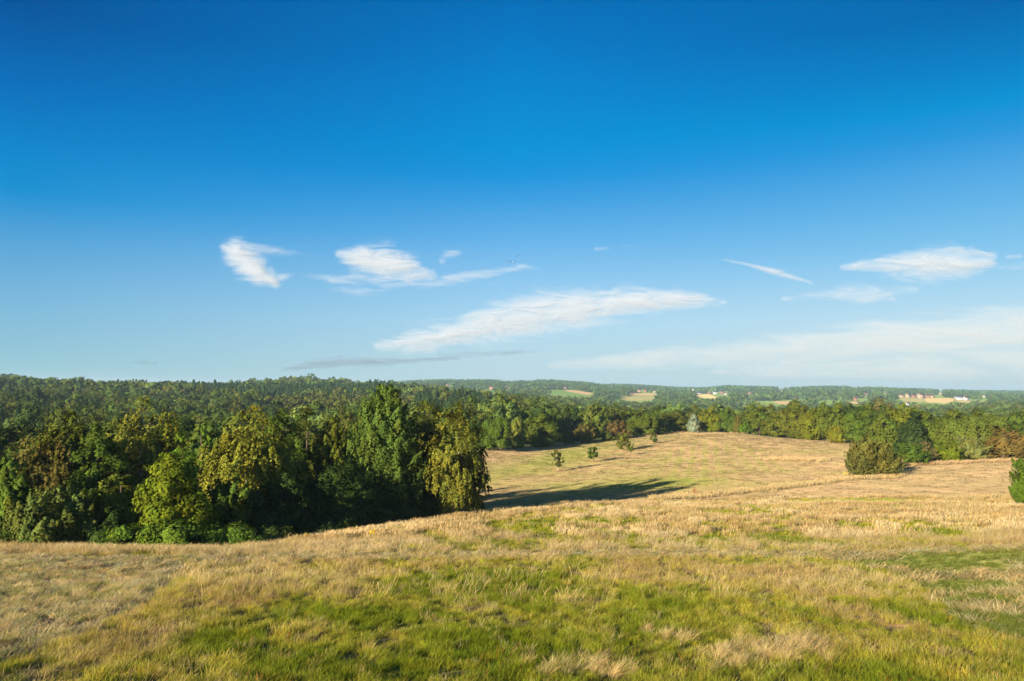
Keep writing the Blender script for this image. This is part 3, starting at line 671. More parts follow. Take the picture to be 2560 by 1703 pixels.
# ---- the near wood on the left: X, top Y, depth, width px, profile, mode, low fraction, tint, bark, leaf count, lean, label
NEARW = [
 ('birch_tree', 170, 1015, 70, 185, 'birch', 'droop', .12, OLV, 1, 30000, 0, 'olive birch with a forked pale trunk, near the left end of the wood'),
 ('birch_tree', 108, 1066, 67, 200, 'birch', 'droop', .10, BRN, 1, 26000, -.05, 'brown tinged birch at the left end of the wood, with thin pale limbs'),
 ('birch_tree', 355, 978, 77, 215, 'birch', 'droop', .14, GLD, 1, 36000, 0, 'tall golden birch with domed top, tallest tree of the left part of the wood'),
 ('birch_tree', 622, 1004, 71, 255, 'birch', 'droop', .22, GLD, 1, 42000, 0, 'broad golden green birch with bright white limbs, right of the pointed yellow green tree'),
 ('birch_tree', 700, 1010, 80, 150, 'oval', 'puff', .15, MID, 1, 20000, 0, 'mid green rounded tree pressed against the right side of the broad birch'),
 ('birch_tree', 1138, 988, 82, 185, 'oval', 'droop', .05, (.140, .142, .024), 1, 25000, .03, 'weeping golden birch at the right end of the wood, beside the cut field'),
 ('birch_tree', 1182, 1062, 85, 88, 'dome', 'droop', .0, (.115, .130, .022), 1, 9000, .04, 'low drooping birch beside the weeping birch, last of the wood before the field'),
 ('broadleaf_tree', 962, 958, 81, 235, 'ascend', 'spray', .10, FRESH, 0, 46000, 0, 'tall fresh green tree with pointed upswept sprays, rising above the horizon'),
 ('broadleaf_tree', 1062, 992, 92, 150, 'round', 'puff', .12, DKOL, 0, 24000, 0, 'dark olive tree between the tall upswept tree and the weeping birch'),
 ('broadleaf_tree', 832, 1036, 84, 130, 'ascend', 'spray', .12, OLV, 0, 20000, 0, 'olive tree on the left shoulder of the tall upswept tree'),
 ('broadleaf_tree', 768, 1006, 90, 140, 'oval', 'puff', .12, DKOL, 0, 16000, 0, 'dark olive tree rising behind the small shrub with the pale tip'),
 ('broadleaf_tree', 243, 1052, 66, 165, 'ascend', 'puff', .08, MID, 0, 28000, 0, 'mid green tree filling the gap between the olive birch and the tall golden birch'),
 ('broadleaf_tree', 505, 1018, 88, 90, 'cone', 'spray', .1, LIM, 0, 14000, 0, 'light green spire topped tree behind the pointed yellow green tree'),
 ('broadleaf_tree', 560, 1075, 84, 120, 'oval', 'puff', .1, DRK, 0, 14000, 0, 'shadowed dark tree between the pointed yellow green tree and the broad birch'),
 ('broadleaf_tree', 455, 1076, 61, 150, 'oval', 'puff', .05, LIM, 0, 22000, 0, 'green spire standing just behind the pointed yellow green tree'),
 ('young_tree', 425, 1130, 56, 195, 'oval', 'puff', .02, YEL, 0, 34000, 0, 'pointed yellow green tree at the front edge of the wood'),
 ('shrub', 160, 1212, 55.5, 250, 'dome', 'spray', .0, GREY, 0, 36000, 0, 'wide grey green willow shrub at the front left edge of the wood'),
 ('shrub', 22, 1120, 60, 190, 'dome', 'spray', .0, MID, 0, 28000, 0, 'mid green bush cut by the left border of the photo'),
 ('shrub', -110, 1100, 62, 230, 'dome', 'puff', .0, DRK, 0, 16000, 0, 'dark bush continuing the wood past the left border'),
 ('shrub', 300, 1165, 59, 170, 'dome', 'puff', .0, OLV, 0, 26000, 0, 'olive shrub between the willow shrub and the pointed yellow green tree'),
 ('shrub', 285, 1262, 56, 120, 'dome', 'puff', .0, DRK, 0, 12000, 0, 'low dark shrub to the right of the willow shrub'),
 ('shrub', 590, 1180, 63, 150, 'dome', 'spray', .0, MID, 0, 20000, 0, 'shaded green shrub under the white limbs of the broad birch'),
 ('shrub', 688, 1088, 69, 90, 'cone', 'spray', .0, OLV, 0, 12000, 0, 'narrow shrub with a pale sunlit tip beside the broad birch'),
 ('shrub', 705, 1180, 67, 190, 'dome', 'puff', .0, DRK, 0, 20000, 0, 'dark shrub in the shade below the narrow pale tipped shrub'),  # dark tint puts the shade into the colour of these low shrubs
 ('shrub', 860, 1150, 73, 210, 'dome', 'puff', .0, DRK, 0, 26000, 0, 'broad dark shrub in deep shade below the tall upswept tree'),
 ('shrub', 985, 1175, 79, 180, 'dome', 'puff', .0, DRK, 0, 20000, 0, 'dark shrub in the shade left of the weeping birch'),
 ('shrub', 1085, 1195, 84, 120, 'dome', 'puff', .0, DKOL, 0, 12000, 0, 'low dark shrub at the foot of the weeping birch'),
 ('shrub', 940, 1235, 74, 120, 'dome', 'puff', .0, DRK, 0, 10000, 0, 'small dark bush at the shaded wood edge, before the tall upswept tree'),
]
# fillers behind the front row, half seen; some added to fill the field shadow
rf = random.Random(8)
for X, Yt, D, w, tn, lab in ((50, 1080, 78, 150, DRK, 'dark green tree just behind the brown tinged birch'), (300, 1040, 88, 130, DKOL, 'dark tree directly behind the mid green gap filler, left of the tall golden birch'),
    (430, 1045, 90, 140, MID, 'green tree on the right shoulder of the tall golden birch'), (650, 1030, 92, 150, DRK, 'dark tree hidden behind the broad birch'),
    (885, 1006, 90, 150, DKOL, 'dark filler tree behind the left side of the tall upswept tree, raised for its shadow'), (1015, 1010, 92, 110, DRK, 'dark tree behind the right side of the tall upswept tree'),
    (1098, 1008, 91, 115, DRK, 'dark filler tree behind the weeping birch, added for its shadow'), (-60, 1040, 85, 170, DRK, 'dark tree past the left border of the wood')):
    NEARW.append(('broadleaf_tree', X, Yt, D, w, 'round', 'puff', .08, tn, 0, 9000, 0, lab))
for k, (nm, X, Yt, D, w, prof, mode, low, tn, bk, nl, lean, lab) in enumerate(NEARW):
    x, y, z = spot(X, D); H = ray(X, Yt)[2] * D - z; Wd = w / PX_F * D
    data = make_tree(100 + k, prof, H, Wd, H * low, max(80, int(nl / 75)), int(nl * 1.35), .145, mode, .10 + H * .008, lean, .34 if X != 1138 else .6, 26 if bk else 14, nsub={'birch_tree': 5, 'broadleaf_tree': 3, 'shrub': 4}.get(nm, 2) if prof != 'ascend' or D < 75 else 1, ps=(.11, .25))
    tree_obj(nm, data, (x, y, z), (tn[0] * 1.1, tn[1] * 1.15, tn[2] * 1.0), lab, 'shrub' if nm == 'shrub' else 'tree', 'trees and shrubs of the near wood', M_BIRCH if bk else M_BARK)
    PLACED.append((x, y, z, H, Wd))
# brambles: low mounds along the wood's foot
for k, (X, Yt, D, w, tn, lab) in enumerate(((330, 1318, 53.5, 150, LIM, 'bright green bramble mound in front of the low dark shrub'), (450, 1300, 53.5, 190, LIM, 'tall bright bramble mound at the foot of the pointed yellow green tree'),
    (580, 1318, 56, 180, LIM, 'sunlit bramble mound right of the pointed yellow green tree'), (700, 1326, 59, 130, FRESH, 'small bramble mound trailing into the shade of the wood'), (60, 1325, 54, 200, MID, 'dark bramble mound under the bush at the left border'),
    (820, 1300, 66, 160, DRK, 'shaded bramble mound at the foot of the dark shrubs'), (1000, 1272, 77, 160, DRK, 'shaded undergrowth mound left of the weeping birch foot'))):  # darkest tint paints the wood's shade into these mounds
    x, y, z = spot(X, D); H = ray(X, Yt)[2] * D - z; Wd = w / PX_F * D
    data = make_tree(300 + k, 'dome', max(H, .9), Wd, 0, 60, 9000, .13, 'puff', .03, 0, .35, 8)
    tree_obj('bramble', data, (x, y, z - .1), tuple(c_ * .95 for c_ in tn), lab, 'bramble', 'brambles along the wood edge')
    PLACED.append((x, y, z, H, Wd))
# tree at the right border, young trees on the field
def single(nm, X, Yb, Yt, w, prof, mode, low, tn, nl, leaf, lab, cat='tree', group=None, seed=0, dm=90, tr=.06, D=None, lean=0.0, bk=None, nsub=1):
    p = hit(X, Yb, dm) if D is None else np.array(spot(X, D))
    D = p[1]; H = ray(X, Yt)[2] * D - p[2]; Wd = w / PX_F * D
    data = make_tree(seed, prof, H, Wd, H * low, max(40, int(nl / 90)), int(nl * 1.8), leaf * .85, mode, tr, lean, .34, 12, nsub=nsub)
    tree_obj(nm, data, tuple(p), tn, lab, cat, group, bk); PLACED.append((p[0], p[1], p[2], H, Wd))
single('broadleaf_tree', 2568, 1262, 1116, 112, 'dome', 'spray', .06, (.085, .14, .016), 16000, .12, 'bright green leafy bush cut by the right border of the photo', seed=401, D=79, tr=.12, nsub=4)
YG = 'young trees planted in the cut field'
single('young_tree', 1395, 1179, 1123, 33, 'oval', 'spray', .24, DKOL, 4000, .13, 'oval dark young tree on a bare thin trunk, nearest in the cut field', 'tree', YG, 402, lean=-.07, bk=M_BIRCH)
single('young_tree', 1483, 1155, 1117, 27, 'round', 'puff', .24, MID, 2600, .14, 'small bright young tree with one long shadow, second from the wood', 'tree', YG, 403)
single('young_tree', 1556, 1127, 1083, 42, 'round', 'spray', .12, OLV, 5000, .15, 'widest olive young tree in the cut field', 'tree', YG, 404)
single('young_tree', 1577, 1138, 1115, 16, 'round', 'puff', .42, YEL, 1200, .13, 'tiny yellowish young tree in front of the widest olive one', 'tree', YG, 405)
single('young_tree', 1634, 1109, 1080, 21, 'cone', 'puff', .18, MID, 1600, .15, 'farthest young tree of the cut field, close to the hedge trees', 'tree', YG, 406)
# ------------------------------------------------------------------ hedge and field-edge trees, medium distance
MIDK = {}
def mid_mesh(kind, v, level):
    key = (kind, v, level)
    if key in MIDK: return MIDK[key]
    nl, leaf, npf = {0: (13000, .32, 190), 1: (5600, .44, 100), 2: (900, .85, 26), 3: (190, 1.7, 12)}[level]
    prof, mode = {'oak': ('round', 'puff'), 'ash': ('oval', 'puff'), 'thorn': ('dome', 'spray'), 'poplar': ('ascend', 'spray'), 'fir': (None, None), 'pine': ('oval', 'puff')}[kind]
    sd = hash_int(kind) * 10 + v
    if kind == 'fir': d = make_conifer(sd, 12, 5.2, nl, leaf * .9)
    else:
        Wd = {'oak': 12.5, 'ash': 9.5, 'thorn': 11, 'poplar': 7.5, 'pine': 7.0}[kind]; low = {'oak': .03, 'ash': .05, 'thorn': 0.0, 'poplar': .06, 'pine': .25}[kind]
        d = make_tree(sd, prof, 12, Wd, 12 * low, npf, nl, leaf, mode, .3, 0, .34, 10 if level < 2 else 3, ps=(.12, .25) if level == 0 else (.14, .28), nsub=3 if level < 2 and kind in ('oak', 'thorn') else 1, bv=(.55, .5, .35, .3)[level])
    MIDK[key] = d; return d
def hash_int(s): return sum(ord(c) * (i + 3) for i, c in enumerate(s))
MESHK = {}
def mid_pair(kind, v, level):
    key = (kind, v, level)
    if key not in MESHK:
        V, Q, C, kv, kq = mid_mesh(kind, v, level)
        MESHK[key] = (mesh_np('crown_' + kind, V, Q, [M_LEAF], col=C), mesh_np('trunk_' + kind, kv, kq, [M_BARK], smooth=True))
    return MESHK[key]
SIL = (.24, .29, .19)
NAMEK = {'oak': 'broadleaf_tree', 'ash': 'broadleaf_tree', 'thorn': 'hedge_tree', 'poplar': 'broadleaf_tree', 'fir': 'conifer_tree', 'pine': 'pine_tree'}
YGR = (.125, .135, .014); OAK = (.085, .110, .017)
HG = 'hedge trees around the cut fields'
# X, base depth, top Y, width px, kind, tint, label
MIDS = [
 (1233, 208, 1030, 70, 'oak', MID, 'green oak at the field edge beside the weeping birch'),
 (1188, 212, 1040, 60, 'ash', DRK, 'dark tree half hidden by the weeping birch, at the field edge'),
 (1293, 222, 1043, 46, 'ash', (.15, .17, .035), 'pale yellowish green tree left of the broad oak at the field edge'),
 (1352, 235, 1034, 98, 'oak', OAK, 'broad oak right of the pale tree at the field edge'),
 (1318, 262, 1028, 60, 'oak', MID, 'green crown behind the pale tree at the field edge'),
 (1418, 250, 1074, 46, 'thorn', DKOL, 'low thorn bush left of the brown dome tree'),
 (1470, 256, 1051, 72, 'thorn', BRN, 'brown dome shaped tree, larger and left of the two'),
 (1516, 262, 1078, 34, 'ash', GREY, 'grey green bush between the two brown trees'),
 (1545, 268, 1046, 58, 'thorn', (.125, .085, .032), 'brown tree behind the widest olive young tree'),
 (1600, 282, 1026, 72, 'oak', OAK, 'round oak right of the brown tree'),
 (1646, 290, 1024, 64, 'oak', OAK, 'round oak between the first round oak and the shadowed one'),
 (1690, 300, 1024, 60, 'ash', DKOL, 'dull olive tree left of the silver tree'),
 (1776, 318, 1015, 56, 'oak', YGR, 'yellow green oak right of the silver tree'),
 (1730, 330, 1012, 70, 'oak', DKOL, 'dark oak rising behind the silver tree'),
 (1820, 316, 1017, 44, 'oak', MID, 'green tree right of the yellow green oak'),
 (1847, 312, 1033, 26, 'thorn', BRN, 'narrow reddish brown tree on the field crest'),
 (1899, 305, 1018, 76, 'oak', OAK, 'large oak right of the narrow reddish tree'),
 (1864, 302, 1055, 34, 'thorn', LIM, 'low bright bush at the foot of the large oak'),
 (1942, 292, 1030, 66, 'ash', (.100, .112, .016), 'golden olive tree right of the large oak'),
 (1992, 285, 1000, 84, 'oak', (.105, .112, .018), 'tall golden brown topped oak of the hedge row'),
 (2040, 272, 1018, 76, 'oak', YGR, 'yellow green oak right of the golden brown topped oak'),
 (2090, 262, 1006, 84, 'oak', OAK, 'rounded green oak left of the yellowing bush'),
 (2101, 240, 1058, 56, 'thorn', (.155, .150, .016), 'yellowing bush at the end of the crest hedge'),
 (2200, 285, 993, 90, 'oak', (.105, .100, .040), 'grey brown domed crown rising highest in the right hedge row'),
 (2150, 240, 1016, 84, 'oak', MID, 'green oak below the grey brown crown'),
 (2215, 225, 1030, 90, 'oak', OAK, 'green oak just behind the sunlit field bush'),
 (2262, 228, 1008, 104, 'oak', YGR, 'largest bright yellow green oak of the right hedge row'),
 (2330, 218, 1028, 96, 'oak', OAK, 'oak right of the largest bright oak'),
 (2392, 215, 1026, 104, 'oak', (.105, .115, .018), 'olive oak behind the low yellow green bush'),
 (2445, 222, 1034, 84, 'oak', (.108, .108, .018), 'golden olive oak left of the reddish brown tree'),
 (2508, 190, 1062, 118, 'thorn', (.140, .095, .028), 'reddish brown spreading tree near the right border'),
 (2440, 178, 1084, 96, 'thorn', (.155, .16, .05), 'pale green spreading thorn left of the reddish brown tree'),
 (2374, 170, 1096, 80, 'thorn', YEL, 'yellow green bush in the right field hedge'),
 (2318, 168, 1098, 70, 'thorn', (.12, .10, .045), 'greyish half bare bush in the right field hedge'),
 (2268, 160, 1100, 100, 'thorn', MID, 'dark green bush right of the sunlit field bush'),
 (2340, 174, 1130, 90, 'thorn', DKOL, 'low bramble thicket under the greyish bush'),
 (2560, 205, 1060, 80, 'oak', MID, 'green oak by the right border behind the reddish brown tree'),
]
for k, (X, D, Yt, w, kd, tn, lab) in enumerate(MIDS):
    x, y, z = spot(X, D); H = ray(X, Yt)[2] * D - z; Wd = w / PX_F * D * 1.18
    ms = mid_pair(kd, k % 3, 0); bw = {'oak': 12.5, 'ash': 9.5, 'thorn': 11}[kd]
    tree_obj(NAMEK[kd], None, (x, y, z), (tn[0] * 1.25, tn[1] * 1.3, tn[2] * 1.1), lab, 'tree', HG, rotz=0.7 * k, scale=(Wd / bw, Wd / bw, H / 12), meshes=ms)
    PLACED.append((x, y, z, H, Wd))
single('broadleaf_tree', 1734, 1082, 1035, 36, 'oval', 'spray', .0, SIL, 11000, .17, 'silver grey green tree standing alone on the field crest', 'tree', HG, 420, dm=200)
single('field_bush', 2176, 1192, 1090, 142, 'dome', 'spray', .0, (.135, .135, .030), 16000, .19, 'large sunlit bush with tawny tips between the two fields', 'bush', HG, 421, tr=.1, dm=100, nsub=5)
single('field_bush', 2215, 1188, 1128, 70, 'dome', 'puff', .0, MID, 6000, .19, 'dark lower half bush leaning on the large sunlit bush', 'bush', HG, 422, D=152, tr=.1)

# ------------------------------------------------------------------ the woods beyond: scatter positions, the ones that show largest become objects
rw_ = np.random.default_rng(77)
def grid_pts(d0, d1, sp, u=.80):
    xs = np.arange(-u * d1, u * d1, sp); ysr = np.arange(d0, d1, sp)
    gx, gy = np.meshgrid(xs, ysr); gx = gx.ravel() + rw_.uniform(-.45, .45, gx.size) * sp; gy = gy.ravel() + rw_.uniform(-.45, .45, gy.size) * sp
    k = (np.abs(gx) < u * gy) & (gy > d0) & (gy < d1); return gx[k], gy[k]
wx, wy, wl = [], [], []
for d0, d1, sp, lv in ((98, 520, 10.2, 1), (520, 1300, 11.0, 2), (1300, 2900, 15.0, 3), (2900, 6500, 26.0, 4)):
    a, b = grid_pts(d0, d1, sp); wx.append(a); wy.append(b); wl.append(np.full(len(a), lv))
wx, wy, wl = np.concatenate(wx), np.concatenate(wy), np.concatenate(wl)
wz = hz(wx, wy); X, Y = project(wx, wy, wz)
ok = np.where(X < 1130, wy > np.interp(X, [p[0] for p in CLUMP_F], [p[1] for p in CLUMP_F]) + 40, wy > np.interp(X, [p[0] for p in CREST], [p[1] for p in CREST]) + 26)
ok &= ~((X > 1000) & (X < 1250) & (wy < 235)) & ~((X > 850) & (X <= 1000) & (wy < 200)) & ~((X > 690) & (X <= 850) & (wy < 160))
ok &= ~(in_poly(X, Y, [(1385, 1066), (1455, 1064), (1445, 1092), (1395, 1094)]) & (wy < 420))
ht = np.clip(rw_.normal(12.5, 2.2, len(wx)), 7, 18); ht = np.where((X > 1500) & (wy < 520), np.minimum(ht, 13.0), ht)
HX = [(1120, 967), (1229, 974), (1268, 972), (1414, 974), (1598, 980), (1614, 981), (1637, 982), (1745, 987), (1775, 986), (1788, 987), (1806, 986), (1814, 987), (1876, 986), (1951, 976), (2138, 1003), (2164, 989), (2213, 985), (2254, 993), (2270, 994), (2284, 995), (2302, 996), (2320, 994), (2331, 995), (2352, 987), (2400, 1000), (2415, 1001), (2460, 993), (2269, 1016)]
for dy in (0., .4, .8, 1.15):
    X2, Y2 = project(wx, wy, wz + ht * dy)
    for hx_, hy_ in HX: ok &= ~((np.abs(X2 - hx_) < 11) & (Y2 < hy_ + 1) & (Y2 > hy_ - 7) & (wy > 600))
for dy in (0., .5, 1.0):
    for poly, fc in FIELDS:
        X2, Y2 = project(wx, wy, wz + ht * dy); ok &= ~(in_poly(X2, Y2, poly) & (wy > 700))
ok &= ~((wy > 1200) & (wy < 5000) & (fbm(wx / 220., wy / 420., 99, 3) > .60))      # open ground on the far slopes
wx, wy, wz, wl, X, Y, ht = (a[ok] for a in (wx, wy, wz, wl, X, Y, ht))
n = len(wx)
plant = (X > 640) & (X < 1040) & (wy > 430) & (wy < 720)                             # olive plantation
firs = ((X > 480) & (X < 1250) & (wy > 560) & (wy < 1100) & ~plant & (fbm(wx / 90, wy / 120, 121, 2) > .56)) | ((X < 700) & (fbm(wx / 60, wy / 60, 131, 2) > .74) & (wy > 140) & (wy < 900)) | ((X > 1000) & (X < 1240) & (wy > 380) & (wy < 560) & (fbm(wx / 50, wy / 50, 151, 2) > .45))
kinds = np.array(['oak', 'ash', 'poplar', 'thorn', 'fir', 'pine'])
kc = rw_.choice([0, 0, 0, 0, 0, 1, 1, 3], n); kc = np.where(firs, 4, kc); kc = np.where(plant, 5, kc)
ht = np.where(plant, ht * .62, ht); ht = np.where((X > 560) & (X < 1010) & (wy > 1100) & (wy < 1600), ht * rw_.uniform(.6, 1.3, n), ht); ht = np.where((wy > 480) & (wy < 900) & (X > 0) & (X < 400), ht * .9, ht)
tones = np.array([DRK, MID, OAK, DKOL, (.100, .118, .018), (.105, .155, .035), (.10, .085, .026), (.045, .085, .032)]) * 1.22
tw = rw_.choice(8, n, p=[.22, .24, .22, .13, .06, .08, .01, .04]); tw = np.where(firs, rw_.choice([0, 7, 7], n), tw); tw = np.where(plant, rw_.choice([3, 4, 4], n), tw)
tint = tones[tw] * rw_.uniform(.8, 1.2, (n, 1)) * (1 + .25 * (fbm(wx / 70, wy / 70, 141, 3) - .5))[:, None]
var = rw_.integers(0, 3, n)
bw = np.array([12.5, 9.5, 7.5, 11, 5.2, 7.0])[kc]; wid = bw / 12 * ht * rw_.uniform(.85, 1.2, n)
wid = np.where(plant, 8.5, wid)
# painter's pass over a small screen buffer: how much of each crown shows
buf = -np.ones((340, 512), int)
items = [(p[1], -1, p) for p in PLACED] + [(wy[i], i, None) for i in np.where(wy < 650)[0]]
items.sort(key=lambda t: -t[0])
gyy, gxx = np.mgrid[0:340, 0:512]
for D, i, p in items:
    if i >= 0: x0, y0, z0, h0, w0 = wx[i], wy[i], wz[i], ht[i], wid[i]
    else: x0, y0, z0, h0, w0 = p
    Xc, Yc = project(x0, y0, z0 + h0 * .55); a = max(.6, w0 / y0 * PX_F / 10); b_ = max(.6, h0 / y0 * PX_F / 10 * .95); cx, cy = Xc / 5, Yc / 5
    x1, x2, y1, y2 = int(max(0, cx - a)), int(min(511, cx + a)) + 1, int(max(0, cy - b_)), int(min(339, cy + b_)) + 1
    if x2 <= x1 or y2 <= y1: continue
    m = ((gxx[y1:y2, x1:x2] - cx) / a) ** 2 + ((gyy[y1:y2, x1:x2] - cy) / b_) ** 2 <= 1
    buf[y1:y2, x1:x2][m] = i
cnt = np.bincount(buf[buf >= 0].ravel(), minlength=n)
N_IND = 300 - len(PLACED)
sel = np.argsort(-cnt)[:N_IND]; sel = sel[cnt[sel] > 0]
is_ind = np.zeros(n, bool); is_ind[sel] = True
TONE = ['dark green', 'mid green', 'warm green', 'dull olive', 'golden olive', 'pale green', 'brown tinged', 'blue green']
SHAPE = ['round crowned tree', 'tall oval tree', 'narrow upright tree', 'low spreading tree', 'conifer', 'small plantation tree']
MARKS = [(-200, 85, 'the bush at the left border'), (85, 210, 'the olive birch'), (210, 300, 'the grey green willow shrub'), (300, 410, 'the tall golden birch'), (410, 540, 'the pointed yellow green tree'), (540, 720, 'the broad white limbed birch'),
         (720, 860, 'the narrow pale tipped shrub'), (860, 1050, 'the tall upswept tree'), (1050, 1215, 'the weeping birch'), (1215, 1330, 'the pale field edge tree'), (1330, 1440, 'the broad field edge oak'), (1440, 1580, 'the two brown trees'),
         (1580, 1700, 'the pair of round oaks'), (1700, 1860, 'the silver tree'), (1860, 2060, 'the golden brown topped oak'), (2060, 2300, 'the large sunlit field bush'), (2300, 2460, 'the yellow green hedge bush'), (2460, 3000, 'the reddish brown tree')]
ORD = ['nearest', 'second nearest', 'third nearest', 'fourth nearest', 'fifth nearest', 'sixth nearest', 'seventh nearest', 'eighth nearest', 'ninth nearest', 'tenth nearest', 'eleventh nearest', 'twelfth nearest']
rank = {}
for i in sel[np.argsort(wy[sel])]:
    mk = next((m for a, b, m in MARKS if a <= X[i] < b), MARKS[-1][2] if X[i] > 2000 else MARKS[0][2])
    key = (tw[i], kc[i], mk); r = rank.get(key, 0); rank[key] = r + 1
    tot_same = sum(1 for j in sel if tw[j] == tw[i] and kc[j] == kc[i] and (next((m for a, b, m in MARKS if a <= X[j] < b), None) == mk))
    lab = '%s %s in the wood behind %s' % (TONE[tw[i]], SHAPE[kc[i]], mk)
    if tot_same > 1: lab = '%s %s %s behind %s' % (ORD[min(r, 11)], TONE[tw[i]], SHAPE[kc[i]], mk)
    kd = kinds[kc[i]]
    lv = 0 if (wy[i] < 210) else 1
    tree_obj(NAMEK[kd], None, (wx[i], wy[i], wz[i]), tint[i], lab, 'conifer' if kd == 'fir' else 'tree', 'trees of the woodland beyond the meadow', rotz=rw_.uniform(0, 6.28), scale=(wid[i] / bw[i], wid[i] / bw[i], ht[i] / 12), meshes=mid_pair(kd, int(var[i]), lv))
# the rest is one mass of trees
rest = np.where(~is_ind)[0]
protos = []; pidx = {}
def wood_mesh(kind, v, level):
    V, Q, C, kv, kq = mid_mesh(kind, v, level)
    V2, Q2, C2, M2 = merge([(V, Q, C, 0), (kv, kq, (1, 1, 1), 1)]); return mesh_np('wood_' + kind, V2, Q2, [M_LEAF_I, M_BARK], col=C2, mat_idx=M2)
for kd in kinds:
    for v in range(3):
        for lv in (1, 2, 3): pidx[(kd, v, lv)] = len(protos); protos.append(wood_mesh(kd, v, lv))
for v in range(4):                                                       # little groups of crowns for the farthest ridges
    ps = []; g = np.random.default_rng(900 + v)
    for q in range(6):
        V, Q, C, kv, kq = mid_mesh(['oak', 'ash', 'oak'][q % 3], q % 3, 3); s = g.uniform(.8, 1.25)
        V = V * s * np.array([1.1, 1.1, 1]) + np.array([g.uniform(-13, 13), g.uniform(-13, 13), 0]); ps.append((V, Q, C * g.uniform(.8, 1.2), 0))
    V2, Q2, C2, M2 = merge(ps); pidx[('mass', v, 4)] = len(protos); protos.append(mesh_np('wood_mass', V2, Q2, [M_LEAF_I], col=C2))
ii = np.array([pidx[('mass', int(rw_.integers(0, 4)), 4)] if wl[i] == 4 else pidx[(kinds[kc[i]], int(var[i]), int(wl[i]))] for i in rest])
sx = np.where(wl[rest] == 4, 1.0, wid[rest] / bw[rest] * np.where(wl[rest] == 3, 1.25, 1.0)); sz = np.where(wl[rest] == 4, rw_.uniform(.8, 1.2, len(rest)), ht[rest] / 12)
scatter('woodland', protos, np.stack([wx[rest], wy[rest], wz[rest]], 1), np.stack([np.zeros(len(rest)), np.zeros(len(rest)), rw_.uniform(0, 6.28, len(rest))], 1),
        np.stack([sx, sx, sz], 1), ii, tint[rest] * np.interp(wy[rest], [200, 700, 1200, 2500], [1.0, 1.25, 1.3, 1.4])[:, None] * (1 - np.interp(wy[rest], [700, 2200], [0, 1])[:, None] * np.array((.28, .06, -.35))), 'far woodland covering the valley and the hills up to the horizon')  # tint brightens and turns bluer with distance, painting haze into the crowns

# ------------------------------------------------------------------ far farmhouses
M_WHITE = plain('white_render', (.55, .54, .52)); M_BRICK = plain('brick', (.30, .15, .10)); M_CREAM = plain('cream_render', (.42, .31, .22)); M_TILE = plain('clay_tiles', (.24, .11, .075)); M_SLATE = plain('slate', (.12, .12, .14)); M_SHEET = plain('sheet_roof', (.28, .30, .32), .6); M_PANE = plain('window_glass', (.05, .06, .08), .15)
M_DOOR = plain('painted_door', (.10, .12, .10))
def box(x0, x1, y0, y1, z0, z1):
    V = np.array([(x, y, z) for z in (z0, z1) for y in (y0, y1) for x in (x0, x1)], float)
    Q = np.array([(0, 2, 3, 1), (4, 5, 7, 6), (0, 1, 5, 4), (2, 6, 7, 3), (0, 4, 6, 2), (1, 3, 7, 5)]); return V, Q
def pieces(name, plist, m, parent):
    V, Q, C, Mi = merge([(v, q, (1, 1, 1), 0) for v, q in plist]); return link(name, mesh_np(name, V, Q, [m]), parent)
